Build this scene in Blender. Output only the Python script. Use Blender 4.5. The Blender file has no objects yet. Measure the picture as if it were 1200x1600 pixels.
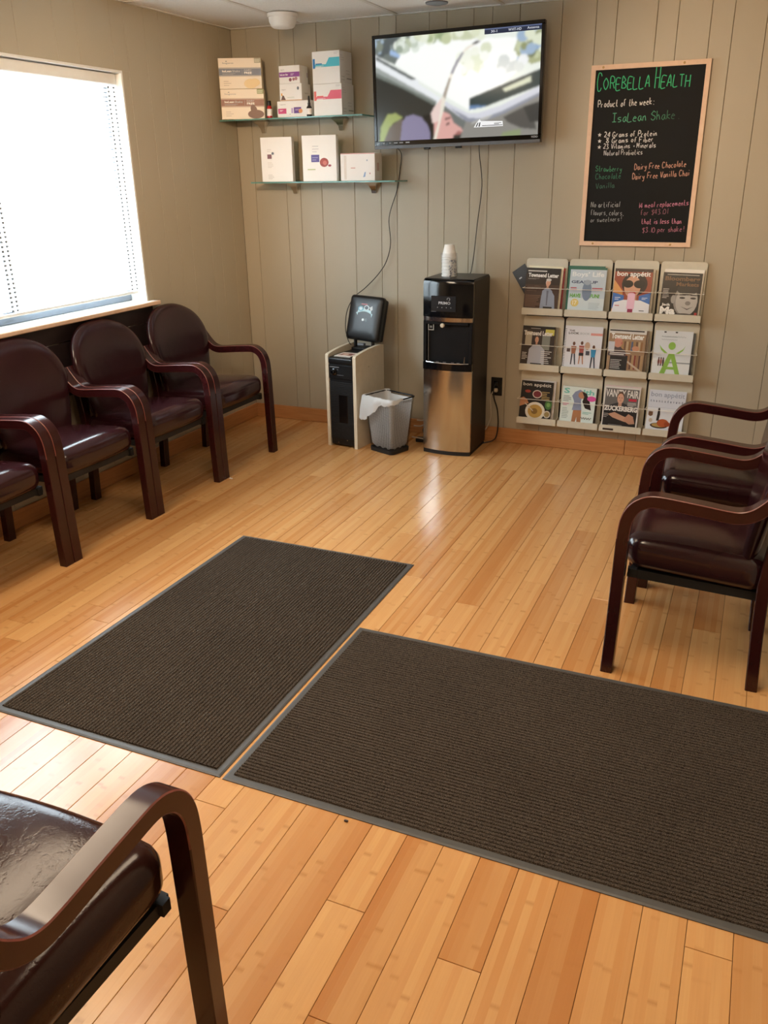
import bpy, bmesh, math, random
import numpy as np
from mathutils import Vector, Matrix
from mathutils.geometry import tessellate_polygon

C = bpy.context.scene.collection
SC = bpy.context.scene
PI = math.pi
RND = random.Random(7)

# ------------------------------------------------------------------ camera
YAW, PITCH, ROLL, FPX = math.radians(-23.6167), math.radians(21.8137), math.radians(-0.7917), 1311.5
_f = Vector((math.sin(YAW)*math.cos(PITCH), math.cos(YAW)*math.cos(PITCH), -math.sin(PITCH)))
_r = Vector((math.cos(YAW), -math.sin(YAW), 0))
_u = _r.cross(_f)
_c, _s = math.cos(ROLL), math.sin(ROLL)
_R, _U = _c*_r + _s*_u, -_s*_r + _c*_u
cam_data = bpy.data.cameras.new('camera')
cam_data.sensor_fit = 'HORIZONTAL'
cam_data.sensor_width = 36.0
cam_data.lens = 36.0*FPX/1200.0
cam_data.clip_start = 0.02
cam = bpy.data.objects.new('camera', cam_data)
C.objects.link(cam)
_m = Matrix((_R, _U, -_f)).transposed().to_4x4()
_m.translation = Vector((3.212, -5.070, 1.600))
cam.matrix_world = _m
SC.camera = cam

# ------------------------------------------------------------------ world, lights, exposure
SC.view_settings.view_transform = 'Standard'
SC.view_settings.look = 'None'
SC.view_settings.gamma = 1.0
SC.view_settings.use_curve_mapping = False
SC.view_settings.exposure = 0.0
SC.cycles.max_bounces = 8
SC.cycles.sample_clamp_indirect = 0.0
w = bpy.data.worlds.new('overcast_sky')
SC.world = w
w.use_nodes = True
w.node_tree.nodes['Background'].inputs[0].default_value = (0.80, 0.91, 1.0, 1)
w.node_tree.nodes['Background'].inputs[1].default_value = 18.5
LAMP_COLOR = (1.0, 0.78, 0.55)
LAMPS = [  # x, y, size x, size y, watts: recessed ceiling panels of the waiting room
    (0.80, -3.35, 0.56, 1.16, 27.0),
    (2.68, -3.35, 0.56, 1.16, 27.0),
]
CEIL = 2.45
# portal: lets the sky light find the window opening
pd = bpy.data.lights.new('window_portal', 'AREA')
pd.shape = 'RECTANGLE'; pd.size = 1.18; pd.size_y = 1.86
pd.cycles.is_portal = True
po = bpy.data.objects.new('window_portal', pd)
po.location = (-0.17, -2.0, 1.54); po.rotation_euler = (0, -PI/2, 0)
C.objects.link(po)

# ------------------------------------------------------------------ helpers: colour and materials
def srgb(r, g, b):
    def f(c):
        c /= 255.0
        return c/12.92 if c <= 0.04045 else ((c+0.055)/1.055)**2.4
    return (f(r), f(g), f(b), 1.0)

def hx(h):
    return srgb(int(h[0:2], 16), int(h[2:4], 16), int(h[4:6], 16))

class NT:
    def __init__(s, name):
        s.m = bpy.data.materials.new(name); s.m.use_nodes = True
        s.t = s.m.node_tree; s.n = s.t.nodes; s.l = s.t.links
        s.p = s.n['Principled BSDF']; s.out = s.n['Material Output']
    def add(s, typ, **kw):
        n = s.n.new(typ)
        for k, v in kw.items():
            setattr(n, k, v)
        return n
    def link(s, a, b):
        s.l.new(a, b)
    def noise(s, vec, scale, detail=3.0, rough=0.5):
        n = s.add('ShaderNodeTexNoise'); n.inputs['Scale'].default_value = scale
        n.inputs['Detail'].default_value = detail; n.inputs['Roughness'].default_value = rough
        if vec is not None: s.link(vec, n.inputs['Vector'])
        return n.outputs['Fac']
    def math(s, op, a, b=None, c=None):
        n = s.add('ShaderNodeMath', operation=op)
        for i, v in enumerate((a, b, c)):
            if v is None: continue
            if isinstance(v, (int, float)): n.inputs[i].default_value = v
            else: s.link(v, n.inputs[i])
        return n.outputs[0]
    def mix(s, fac, a, b, blend='MIX'):
        n = s.add('ShaderNodeMix', data_type='RGBA', blend_type=blend)
        for sock, v in ((n.inputs[0], fac), (n.inputs[6], a), (n.inputs[7], b)):
            if isinstance(v, (int, float)): sock.default_value = v
            elif isinstance(v, tuple): sock.default_value = v
            else: s.link(v, sock)
        return n.outputs[2]
    def bump(s, h, strength, dist=0.002):
        n = s.add('ShaderNodeBump'); n.inputs['Strength'].default_value = strength
        n.inputs['Distance'].default_value = dist
        s.link(h, n.inputs['Height']); s.link(n.outputs[0], s.p.inputs['Normal'])
    def obj(s):
        return s.add('ShaderNodeTexCoord').outputs['Object']

def pmat(name, col, rough=0.5, metal=0.0, var=0.06, scale=30.0, bump=0.0, spec=0.5, coat=0.0):
    """plain surface with a little procedural unevenness in colour"""
    t = NT(name); p = t.p
    fac = t.noise(t.obj(), scale)
    dark = tuple(c*(1-var*2) for c in col[:3])+(1,)
    lite = tuple(min(1, c*(1+var*2)) for c in col[:3])+(1,)
    t.link(t.mix(fac, dark, lite), p.inputs['Base Color'])
    p.inputs['Roughness'].default_value = rough; p.inputs['Metallic'].default_value = metal
    p.inputs['Specular IOR Level'].default_value = spec
    p.inputs['Coat Weight'].default_value = coat
    if bump: t.bump(fac, bump)
    return t.m

M = {}
def make_materials():
    # bamboo planks: five strips to a plank, node marks, colour differs from plank to plank
    t = NT('bamboo'); oi = t.add('ShaderNodeObjectInfo'); rnd = oi.outputs['Random']
    sep = t.add('ShaderNodeSeparateXYZ'); t.link(t.obj(), sep.inputs[0])
    x, y = sep.outputs[0], sep.outputs[1]
    strip = t.math('FLOOR', t.math('DIVIDE', x, 0.01985))
    sid = t.math('ADD', strip, t.math('MULTIPLY', rnd, 917.0))
    wn = t.add('ShaderNodeTexWhiteNoise', noise_dimensions='1D'); t.link(sid, wn.inputs['W'])
    sv = wn.outputs['Value']
    cv = t.add('ShaderNodeCombineXYZ')
    t.link(t.math('MULTIPLY', x, 260.0), cv.inputs[0]); t.link(t.math('MULTIPLY', y, 5.0), cv.inputs[1]); t.link(t.math('MULTIPLY', rnd, 60.0), cv.inputs[2])
    grain = t.noise(cv.outputs[0], 1.0, 3.0)
    cm = t.add('ShaderNodeCombineXYZ')
    t.link(t.math('MULTIPLY', x, 16.0), cm.inputs[0]); t.link(t.math('MULTIPLY', y, 3.5), cm.inputs[1]); t.link(t.math('MULTIPLY', sid, 3.0), cm.inputs[2])
    blotch = t.noise(cm.outputs[0], 1.0, 2.0)
    yy = t.math('DIVIDE', t.math('ADD', y, t.math('MULTIPLY', sv, 0.9)), 0.29)
    fr = t.math('ABSOLUTE', t.math('SUBTRACT', t.math('FRACT', yy), 0.5))
    knot = t.math('MAXIMUM', t.math('SUBTRACT', 1.0, t.math('MULTIPLY', fr, 30.0)), 0.0)
    base = t.mix(t.math('POWER', rnd, 1.3), hx('e1ac70'), hx('ba7a42'))
    base = t.mix(t.math('MULTIPLY', sv, 0.45), base, hx('edc386'))
    base = t.mix(t.math('MULTIPLY', blotch, 0.34), base, hx('a8662f'))
    base = t.mix(t.math('MULTIPLY', grain, 0.20), base, hx('96602e'))
    base = t.mix(t.math('MULTIPLY', knot, t.math('MULTIPLY', sv, 0.45)), base, hx('9a6230'))
    t.link(base, t.p.inputs['Base Color'])
    rg = t.math('ADD', 0.17, t.math('MULTIPLY', t.noise(t.obj(), 9.0, 3.0), 0.09))
    t.link(rg, t.p.inputs['Roughness'])
    t.p.inputs['Specular IOR Level'].default_value = 0.5
    t.bump(t.math('ADD', grain, t.math('MULTIPLY', t.noise(t.obj(), 3.0, 1.0), 1.5)), 0.05, 0.002)
    M['bamboo'] = t.m

    t = NT('oak_trim'); sep = t.add('ShaderNodeSeparateXYZ'); t.link(t.obj(), sep.inputs[0])
    cv = t.add('ShaderNodeCombineXYZ')
    along = t.math('ADD', sep.outputs[0], sep.outputs[1])
    t.link(t.math('MULTIPLY', along, 6.0), cv.inputs[0]); t.link(t.math('MULTIPLY', sep.outputs[2], 90.0), cv.inputs[1])
    g = t.noise(cv.outputs[0], 1.0, 4.0)
    t.link(t.mix(g, hx('d39a63'), hx('a86b3a')), t.p.inputs['Base Color'])
    t.p.inputs['Roughness'].default_value = 0.35
    M['oak'] = t.m

    t = NT('painted_panel')
    n1 = t.noise(t.obj(), 2.0, 3.0); n2 = t.noise(t.obj(), 180.0, 2.0)
    t.link(t.mix(n1, srgb(179, 169, 148), srgb(187, 177, 156)), t.p.inputs['Base Color'])
    t.p.inputs['Roughness'].default_value = 0.42
    t.bump(n2, 0.08, 0.001)
    M['panel'] = t.m
    M['groove'] = pmat('groove_backing', srgb(96, 86, 70), 0.7)

    t = NT('acoustic_tile')
    v = t.add('ShaderNodeTexVoronoi'); v.inputs['Scale'].default_value = 140.0; t.link(t.obj(), v.inputs['Vector'])
    sp = t.math('LESS_THAN', v.outputs['Distance'], 0.16)
    n1 = t.noise(t.obj(), 60.0, 4.0)
    b = t.mix(n1, srgb(238, 238, 234), srgb(246, 246, 243))
    t.link(t.mix(t.math('MULTIPLY', sp, 0.5), b, srgb(150, 145, 135)), t.p.inputs['Base Color'])
    t.p.inputs['Roughness'].default_value = 0.9
    t.bump(n1, 0.3, 0.003)
    M['tile'] = t.m
    M['tbar'] = pmat('tile_grid_paint', srgb(225, 224, 218), 0.4)

    def leather(name, c1, c2, crease=0.0, spec=0.55):
        t = NT(name)
        n1 = t.noise(t.obj(), 7.0, 3.0); n2 = t.noise(t.obj(), 240.0, 2.0); n3 = t.noise(t.obj(), 26.0, 6.0, 0.65)
        t.link(t.mix(n1, c1, c2), t.p.inputs['Base Color'])
        t.link(t.math('ADD', 0.13, t.math('MULTIPLY', n1, 0.10)), t.p.inputs['Roughness'])
        t.p.inputs['Specular IOR Level'].default_value = spec
        h = t.math('ADD', t.math('MULTIPLY', n2, 0.15), n3)
        if crease:
            rd = t.math('ABSOLUTE', t.math('SUBTRACT', t.noise(t.obj(), 17.0, 4.0, 0.6), 0.5))
            h = t.math('SUBTRACT', h, t.math('MULTIPLY', t.math('MAXIMUM', t.math('SUBTRACT', 0.05, rd), 0.0), crease))
        t.bump(h, 0.10, 0.004)
        return t.m
    M['leather'] = leather('burgundy_vinyl', srgb(42, 17, 22), srgb(52, 22, 28))
    M['leather_brown'] = leather('brown_vinyl', srgb(42, 21, 18), srgb(58, 30, 24), 7.0, 0.26)

    t = NT('mahogany'); sep = t.add('ShaderNodeSeparateXYZ'); t.link(t.obj(), sep.inputs[0])
    cv = t.add('ShaderNodeCombineXYZ')
    t.link(t.math('MULTIPLY', sep.outputs[0], 9.0), cv.inputs[0]); t.link(t.math('MULTIPLY', sep.outputs[1], 22.0), cv.inputs[1]); t.link(t.math('MULTIPLY', sep.outputs[2], 9.0), cv.inputs[2])
    g = t.noise(cv.outputs[0], 1.0, 4.0)
    t.link(t.mix(g, srgb(44, 14, 16), srgb(58, 19, 20)), t.p.inputs['Base Color'])
    t.link(t.math('ADD', 0.19, t.math('MULTIPLY', g, 0.07)), t.p.inputs['Roughness'])
    M['mahogany'] = t.m
    M['worn'] = pmat('worn_wood_edge', srgb(120, 66, 56), 0.35, var=0.25, scale=60)

    def carpet(name, c1, c2):
        t = NT(name)
        n1 = t.noise(t.obj(), 420.0, 2.0, 0.7); n2 = t.noise(t.obj(), 3.0, 3.0); n3 = t.noise(t.obj(), 130.0, 2.0)
        r = t.add('ShaderNodeValToRGB'); t.link(n1, r.inputs[0])
        r.color_ramp.elements[0].position = 0.40; r.color_ramp.elements[0].color = c1
        r.color_ramp.elements[1].position = 0.68; r.color_ramp.elements[1].color = c2
        t.link(t.mix(t.math('MULTIPLY', n2, 0.4), r.outputs[0], tuple(c*0.55 for c in c1[:3])+(1,)), t.p.inputs['Base Color'])
        t.p.inputs['Roughness'].default_value = 1.0; t.p.inputs['Specular IOR Level'].default_value = 0.1
        t.bump(t.math('ADD', n1, n3), 0.9, 0.004)
        return t.m
    M['carpet'] = carpet('brown_carpet_pile', srgb(46, 40, 36), srgb(126, 114, 102))
    M['rubber'] = pmat('grey_rubber', srgb(78, 77, 76), 0.5, var=0.08)

    M['black'] = pmat('black_plastic', srgb(20, 21, 23), 0.35, var=0.05)
    M['gloss_black'] = pmat('gloss_black_plastic', srgb(10, 12, 15), 0.10, var=0.03)
    M['bay_black'] = pmat('bay_black_plastic', srgb(9, 11, 14), 0.45, spec=0.25)
    M['matte_black'] = pmat('matte_black', srgb(24, 24, 25), 0.6)
    M['side_black'] = pmat('black_side_sheet', srgb(20, 19, 19), 0.42)
    M['grey_plastic'] = pmat('grey_plastic', srgb(105, 110, 118), 0.4)
    M['slot_grey'] = pmat('dark_cord_slot', srgb(52, 60, 74), 0.6)
    M['chrome'] = pmat('chrome', (0.75, 0.76, 0.78, 1), 0.12, 1.0, var=0.02)
    M['brushed_chrome'] = pmat('brushed_nickel', (0.72, 0.70, 0.68, 1), 0.22, 1.0, var=0.05)
    t = NT('brushed_steel'); sep = t.add('ShaderNodeSeparateXYZ'); t.link(t.obj(), sep.inputs[0])
    cv = t.add('ShaderNodeCombineXYZ'); t.link(t.math('MULTIPLY', sep.outputs[0], 6.0), cv.inputs[0]); t.link(t.math('MULTIPLY', sep.outputs[2], 600.0), cv.inputs[2])
    g = t.noise(cv.outputs[0], 1.0, 2.0)
    t.link(t.mix(g, (0.55, 0.54, 0.53, 1), (0.66, 0.65, 0.63, 1)), t.p.inputs['Base Color'])
    t.p.inputs['Metallic'].default_value = 1.0
    t.link(t.math('ADD', 0.14, t.math('MULTIPLY', g, 0.07)), t.p.inputs['Roughness'])
    M['steel'] = t.m
    M['white'] = pmat('white_paint', srgb(238, 238, 234), 0.4, var=0.02)
    M['white_card'] = pmat('white_card', srgb(249, 248, 245), 0.5, var=0.015)
    M['kraft'] = pmat('cream_card', srgb(240, 226, 200), 0.55, var=0.02)
    M['paper'] = pmat('page_edges', srgb(222, 216, 204), 0.7, var=0.1, scale=200)
    M['beige'] = pmat('beige_plastic', srgb(216, 211, 194), 0.42, var=0.03)
    M['cream'] = pmat('cream_enamel', srgb(214, 203, 182), 0.4, var=0.04)
    M['wire'] = pmat('white_coated_wire', srgb(235, 232, 222), 0.3)
    M['cord_white'] = pmat('white_cord', srgb(196, 184, 166), 0.5)
    M['dark_trim'] = pmat('dark_brown_board', srgb(46, 34, 34), 0.45, var=0.12, scale=12)
    M['wood_frame'] = pmat('pale_pine_frame', srgb(234, 200, 172), 0.45, var=0.04, scale=40)
    M['slate'] = pmat('black_chalkboard', srgb(15, 18, 22), 0.6, var=0.10, scale=6, spec=0.22)
    M['brass'] = pmat('brass_screw', (0.5, 0.32, 0.14, 1), 0.3, 1.0)
    M['concrete'] = pmat('pavement', srgb(214, 214, 212), 0.9, var=0.05)
    M['vinyl_frame'] = pmat('aluminium_window_frame', srgb(128, 136, 148), 0.4, var=0.03)
    M['amber'] = pmat('dark_glass_bottle', srgb(28, 18, 14), 0.12)
    M['red'] = pmat('red_bottle_plastic', srgb(190, 30, 35), 0.25)

    t = NT('window_glass'); t.n.remove(t.p)
    tr = t.add('ShaderNodeBsdfTransparent'); tr.inputs[0].default_value = (0.95, 0.97, 0.97, 1)
    gl = t.add('ShaderNodeBsdfGlossy'); gl.inputs['Roughness'].default_value = 0.02
    lw = t.add('ShaderNodeLayerWeight'); lw.inputs[0].default_value = 0.5
    mx = t.add('ShaderNodeMixShader'); t.link(t.math('ADD', 0.04, t.math('MULTIPLY', t.math('POWER', lw.outputs['Facing'], 5.0), 0.9)), mx.inputs[0]); t.link(tr.outputs[0], mx.inputs[1]); t.link(gl.outputs[0], mx.inputs[2])
    t.link(mx.outputs[0], t.out.inputs[0]); M['glass'] = t.m
    t = NT('shelf_glass'); t.n.remove(t.p)
    tr = t.add('ShaderNodeBsdfTransparent'); tr.inputs[0].default_value = (0.62, 0.80, 0.77, 1)
    gl = t.add('ShaderNodeBsdfGlossy'); gl.inputs['Roughness'].default_value = 0.03
    lw = t.add('ShaderNodeLayerWeight'); lw.inputs[0].default_value = 0.5
    mx = t.add('ShaderNodeMixShader'); t.link(t.math('ADD', 0.05, t.math('MULTIPLY', t.math('POWER', lw.outputs['Facing'], 5.0), 0.9)), mx.inputs[0]); t.link(tr.outputs[0], mx.inputs[1]); t.link(gl.outputs[0], mx.inputs[2])
    t.link(mx.outputs[0], t.out.inputs[0]); M['shelf_glass'] = t.m
    t = NT('shelf_glass_edge')
    t.link(t.mix(t.noise(t.obj(), 12.0), srgb(70, 120, 115), srgb(120, 180, 172)), t.p.inputs['Base Color'])
    t.p.inputs['Roughness'].default_value = 0.12; M['glass_edge'] = t.m

    def sheer(name, col, transl, transp):
        t = NT(name); t.n.remove(t.p)
        n1 = t.noise(t.obj(), 14.0, 3.0)
        c = t.mix(n1, tuple(k*0.92 for k in col[:3])+(1,), col)
        df = t.add('ShaderNodeBsdfDiffuse'); t.link(c, df.inputs[0])
        tl = t.add('ShaderNodeBsdfTranslucent'); t.link(c, tl.inputs[0])
        a = t.add('ShaderNodeMixShader'); a.inputs[0].default_value = transl; t.link(df.outputs[0], a.inputs[1]); t.link(tl.outputs[0], a.inputs[2])
        tp = t.add('ShaderNodeBsdfTransparent')
        b = t.add('ShaderNodeMixShader'); b.inputs[0].default_value = transp; t.link(a.outputs[0], b.inputs[1]); t.link(tp.outputs[0], b.inputs[2])
        gl = t.add('ShaderNodeBsdfGlossy'); gl.inputs['Roughness'].default_value = 0.25
        cc = t.add('ShaderNodeMixShader'); cc.inputs[0].default_value = 0.04; t.link(b.outputs[0], cc.inputs[1]); t.link(gl.outputs[0], cc.inputs[2])
        t.link(cc.outputs[0], t.out.inputs[0]); return t.m
    M['slat'] = sheer('white_blind_slat', srgb(246, 247, 246), 0.55, 0.0)
    M['bag'] = sheer('white_bin_liner', srgb(246, 247, 247), 0.35, 0.16)
    M['clear'] = sheer('clear_plastic', srgb(235, 238, 238), 0.3, 0.72)

    t = NT('colour_print'); a = t.add('ShaderNodeVertexColor'); a.layer_name = 'Col'
    t.link(a.outputs[0], t.p.inputs['Base Color']); t.p.inputs['Roughness'].default_value = 0.38
    M['print'] = t.m
    t = NT('chalk_print'); a = t.add('ShaderNodeVertexColor'); a.layer_name = 'Col'
    n1 = t.noise(t.obj(), 700.0, 2.0)
    t.link(t.mix(t.math('MULTIPLY', n1, 0.30), a.outputs[0], srgb(25, 27, 29)), t.p.inputs['Base Color']); t.p.inputs['Roughness'].default_value = 0.9
    M['chalk'] = t.m
    t = NT('lit_screen'); a = t.add('ShaderNodeVertexColor'); a.layer_name = 'Col'
    t.link(a.outputs[0], t.p.inputs['Emission Color']); t.p.inputs['Emission Strength'].default_value = 1.0
    t.p.inputs['Base Color'].default_value = (0.01, 0.01, 0.01, 1); t.p.inputs['Roughness'].default_value = 0.15
    M['screen'] = t.m
    t = NT('lamp_diffuser')
    t.p.inputs['Emission Color'].default_value = (1.0, 0.86, 0.68, 1); t.p.inputs['Emission Strength'].default_value = 2.0
    n1 = t.noise(t.obj(), 200.0); t.link(t.mix(n1, srgb(235, 235, 230), srgb(250, 250, 246)), t.p.inputs['Base Color'])
    M['diffuser'] = t.m
make_materials()

# ------------------------------------------------------------------ helpers: geometry
class MB:
    """collects shapes; build() links them as ONE mesh object"""
    def __init__(s):
        s.v = []; s.f = []; s.mi = []; s.col = []; s.cur = 0; s.use_col = False
    def m(s, i):
        s.cur = i; return s
    def put(s, verts, faces, xf=None, col=None):
        o = len(s.v)
        if xf is not None: verts = [xf @ Vector(p) for p in verts]
        s.v += [tuple(p) for p in verts]
        for f in faces:
            s.f.append(tuple(i+o for i in f)); s.mi.append(s.cur); s.col.append(col)
        return s
    def box(s, c, d, b=0.0, xf=None):
        hx_, hy, hz = d[0]/2, d[1]/2, d[2]/2
        if b <= 0:
            vs = [(c[0]+sx*hx_, c[1]+sy*hy, c[2]+sz*hz) for sx in (-1, 1) for sy in (-1, 1) for sz in (-1, 1)]
            fs = [(0, 1, 3, 2), (4, 6, 7, 5), (0, 4, 5, 1), (2, 3, 7, 6), (0, 2, 6, 4), (1, 5, 7, 3)]
            return s.put(vs, fs, xf)
        b = min(b, hx_*0.99, hy*0.99, hz*0.99)
        bm = bmesh.new(); bmesh.ops.create_cube(bm, size=1.0)
        for q in bm.verts: q.co = Vector((q.co.x*d[0], q.co.y*d[1], q.co.z*d[2]))
        bmesh.ops.bevel(bm, geom=bm.edges[:], offset=b, segments=1, affect='EDGES', profile=0.5)
        return s.bm(bm, c, xf)
    def rbox(s, c, d, b, seg=3, xf=None):
        bm = bmesh.new(); bmesh.ops.create_cube(bm, size=1.0)
        for q in bm.verts: q.co = Vector((q.co.x*d[0], q.co.y*d[1], q.co.z*d[2]))
        bmesh.ops.bevel(bm, geom=bm.edges[:], offset=b, segments=seg, affect='EDGES', profile=0.5)
        return s.bm(bm, c, xf)
    def bm(s, bm, c=(0, 0, 0), xf=None):
        bm.verts.index_update(); cc = Vector(c)
        vs = [q.co+cc for q in bm.verts]; fs = [tuple(q.index for q in f.verts) for f in bm.faces]
        bm.free(); return s.put(vs, fs, xf)
    def span(s, a, b_, bev=0.0):
        """box from corner a to corner b"""
        return s.box([(a[i]+b_[i])/2 for i in range(3)], [abs(b_[i]-a[i]) for i in range(3)], bev)
    def tube(s, path, r, n=8, cap=True):
        path = [Vector(p) for p in path]; rings = []
        up = Vector((0, 0, 1)); T0 = (path[1]-path[0]).normalized()
        N = T0.cross(up)
        if N.length < 1e-3: N = Vector((1, 0, 0))
        N.normalize(); o = len(s.v); vs = []
        for i, p in enumerate(path):
            T = (path[min(i+1, len(path)-1)]-path[max(i-1, 0)]).normalized()
            N = (N-T*N.dot(T)).normalized(); B = T.cross(N)
            rr = r[i] if isinstance(r, (list, tuple)) else r
            for k in range(n):
                a = 2*PI*k/n
                vs.append(p+N*math.cos(a)*rr+B*math.sin(a)*rr)
        fs = []
        for i in range(len(path)-1):
            for k in range(n):
                a, b = i*n+k, i*n+(k+1) % n
                fs.append((a, b, b+n, a+n))
        if cap:
            fs.append(tuple(range(n-1, -1, -1))); fs.append(tuple(range((len(path)-1)*n, len(path)*n)))
        return s.put(vs, fs)
    def lathe(s, prof, c=(0, 0, 0), n=24, xf=None):
        vs = []; fs = []
        for r, z in prof:
            for k in range(n):
                a = 2*PI*k/n; vs.append((c[0]+r*math.cos(a), c[1]+r*math.sin(a), c[2]+z))
        for i in range(len(prof)-1):
            for k in range(n):
                a, b = i*n+k, i*n+(k+1) % n
                fs.append((a, b, b+n, a+n))
        fs.append(tuple(range(n-1, -1, -1))); fs.append(tuple(range((len(prof)-1)*n, len(prof)*n)))
        return s.put(vs, fs, xf)
    def loft(s, rings, cap=True, xf=None):
        n = len(rings[0]); vs = [p for r in rings for p in r]; fs = []
        for i in range(len(rings)-1):
            for k in range(n):
                a, b = i*n+k, i*n+(k+1) % n
                fs.append((a, b, b+n, a+n))
        if cap:
            fs.append(tuple(range(n-1, -1, -1))); fs.append(tuple(range((len(rings)-1)*n, len(rings)*n)))
        return s.put(vs, fs, xf)
    def build(s, name, mats, parent=None, smooth=True, kind=None, loc=None, angle=35):
        me = bpy.data.meshes.new(name)
        me.from_pydata(s.v, [], s.f)
        bm = bmesh.new(); bm.from_mesh(me)
        if not s.use_col: bmesh.ops.recalc_face_normals(bm, faces=bm.faces[:])
        bm.to_mesh(me); bm.free()
        if not isinstance(mats, (list, tuple)): mats = [mats]
        for q in mats: me.materials.append(q)
        if len(mats) > 1: me.polygons.foreach_set('material_index', s.mi)
        if s.use_col:
            at = me.color_attributes.new('Col', 'FLOAT_COLOR', 'CORNER')
            buf = []
            for p in me.polygons:
                buf += list(s.col[p.index] or (1, 1, 1, 1))*p.loop_total
            at.data.foreach_set('color', buf)
        elif smooth:
            me.shade_smooth(); me.set_sharp_from_angle(angle=math.radians(angle))
        o = bpy.data.objects.new(name, me); C.objects.link(o)
        if parent: o.parent = parent
        if kind: o['kind'] = kind
        if loc: o.location = loc
        return o

def tag(o, label, cat, group=None):
    o['label'] = label; o['category'] = cat
    if group: o['group'] = group
    return o

def thing(name, label, cat, loc=(0, 0, 0), rotz=0.0, group=None):
    o = bpy.data.objects.new(name, None); o.empty_display_size = 0.05; C.objects.link(o)
    o.location = loc; o.rotation_euler = (0, 0, rotz)
    return tag(o, label, cat, group)

def copy_tree(o, parent=None):
    c = o.copy(); C.objects.link(c)
    if parent: c.parent = parent
    for ch in list(o.children): copy_tree(ch, c)
    return c

def smooth_path(pts, n=8):
    """Catmull-Rom through the points"""
    P = [Vector(p) for p in pts]; out = []
    for i in range(len(P)-1):
        p0, p1, p2, p3 = P[max(i-1, 0)], P[i], P[i+1], P[min(i+2, len(P)-1)]
        for k in range(n):
            t = k/n
            out.append(0.5*((2*p1)+(-p0+p2)*t+(2*p0-5*p1+4*p2-p3)*t*t+(-p0+3*p1-3*p2+p3)*t**3))
    out.append(P[-1]); return out

# ------------------------------------------------------------------ helpers: flat print (covers, labels, lettering)
_tc = {}
def text_tris(s, bold=0.0):
    k = (s, bold)
    if k not in _tc:
        cu = bpy.data.curves.new('lettering', 'FONT'); cu.body = s; cu.offset = bold; cu.resolution_u = 2
        ob = bpy.data.objects.new('lettering', cu); C.objects.link(ob)
        dg = bpy.context.evaluated_depsgraph_get(); ev = ob.evaluated_get(dg); me = ev.to_mesh()
        me.calc_loop_triangles()
        vs = [(q.co.x, q.co.y) for q in me.vertices]; ts = [tuple(t.vertices) for t in me.loop_triangles]
        ev.to_mesh_clear(); bpy.data.objects.remove(ob); bpy.data.curves.remove(cu)
        x0 = min(p[0] for p in vs); x1 = max(p[0] for p in vs); y0 = min(p[1] for p in vs); y1 = max(p[1] for p in vs)
        _tc[k] = ([((x-x0)/(x1-x0), (y-y0)/(y1-y0)) for x, y in vs], ts)
    return _tc[k]

class Print(MB):
    """flat coloured artwork on a rectangle: u to the right, v up, both 0..1; every layer a hair in front of the last"""
    def __init__(s, O, U, V, step=0.00012):
        super().__init__(); s.use_col = True
        s.O, s.U, s.V = Vector(O), Vector(U), Vector(V)
        s.N = s.U.cross(s.V).normalized(); s.k = 1; s.step = step
    def pt(s, u, v):
        return s.O+s.U*u+s.V*v+s.N*(s.k*s.step)
    def poly(s, pts, col):
        vs = [s.pt(*p) for p in pts]
        tr = tessellate_polygon([[Vector((p[0], p[1], 0)) for p in pts]])
        fs = []
        for a, b, c in tr:
            (ax, ay), (bx, by), (cx, cy) = pts[a], pts[b], pts[c]
            fs.append((a, b, c) if (bx-ax)*(cy-ay)-(cx-ax)*(by-ay) > 0 else (a, c, b))
        s.put(vs, fs, None, col); s.k += 1; return s
    def R(s, x0, y0, x1, y1, col):
        return s.poly([(x0, y0), (x1, y0), (x1, y1), (x0, y1)], col)
    def E(s, cx, cy, rx, ry, col, n=20, rot=0.0):
        c_, s_ = math.cos(rot), math.sin(rot)
        return s.poly([(cx+rx*math.cos(a)*c_-ry*math.sin(a)*s_, cy+rx*math.cos(a)*s_+ry*math.sin(a)*c_) for a in [2*PI*i/n for i in range(n)]], col)
    def T(s, txt, x0, y0, x1, y1, col, bold=0.0, slope=0.0):
        vs, ts = text_tris(txt, bold)
        s.put([s.pt(x0+(x1-x0)*u, y0+(y1-y0)*v+slope*u) for u, v in vs], ts, None, col); s.k += 1; return s
    def lines(s, x0, y0, x1, y1, n, col, fill=0.45, seed=1):
        r = random.Random(seed); h = (y1-y0)/n
        for i in range(n):
            s.R(x0, y0+h*i, x0+(x1-x0)*r.uniform(0.6, 1.0), y0+h*i+h*fill, col); s.k -= 1
        s.k += 1; return s
    def ribbon(s, pts, wd, col):
        P = [Vector(p) for p in pts]; L = []; Rr = []
        for i, p in enumerate(P):
            t = P[min(i+1, len(P)-1)]-P[max(i-1, 0)]
            if t.length < 1e-9: t = Vector((1, 0))
            t.normalize(); n = Vector((-t.y, t.x))*wd/2
            L.append(p+n); Rr.append(p-n)
        m = len(P)
        vs = [s.pt(q.x, q.y) for q in L+Rr]
        s.put(vs, [(m+i, m+i+1, i+1, i) for i in range(m-1)], None, col); return s

# ==================================================================== THE ROOM
RX1, RY0 = 3.60, -6.30          # right wall, front wall (behind the camera)
WY0, WY1, WZ0, WZ1 = -2.93, -1.072, 0.95, 2.13   # window opening in the left wall

def structure(o):
    o['kind'] = 'structure'; return o

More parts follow.
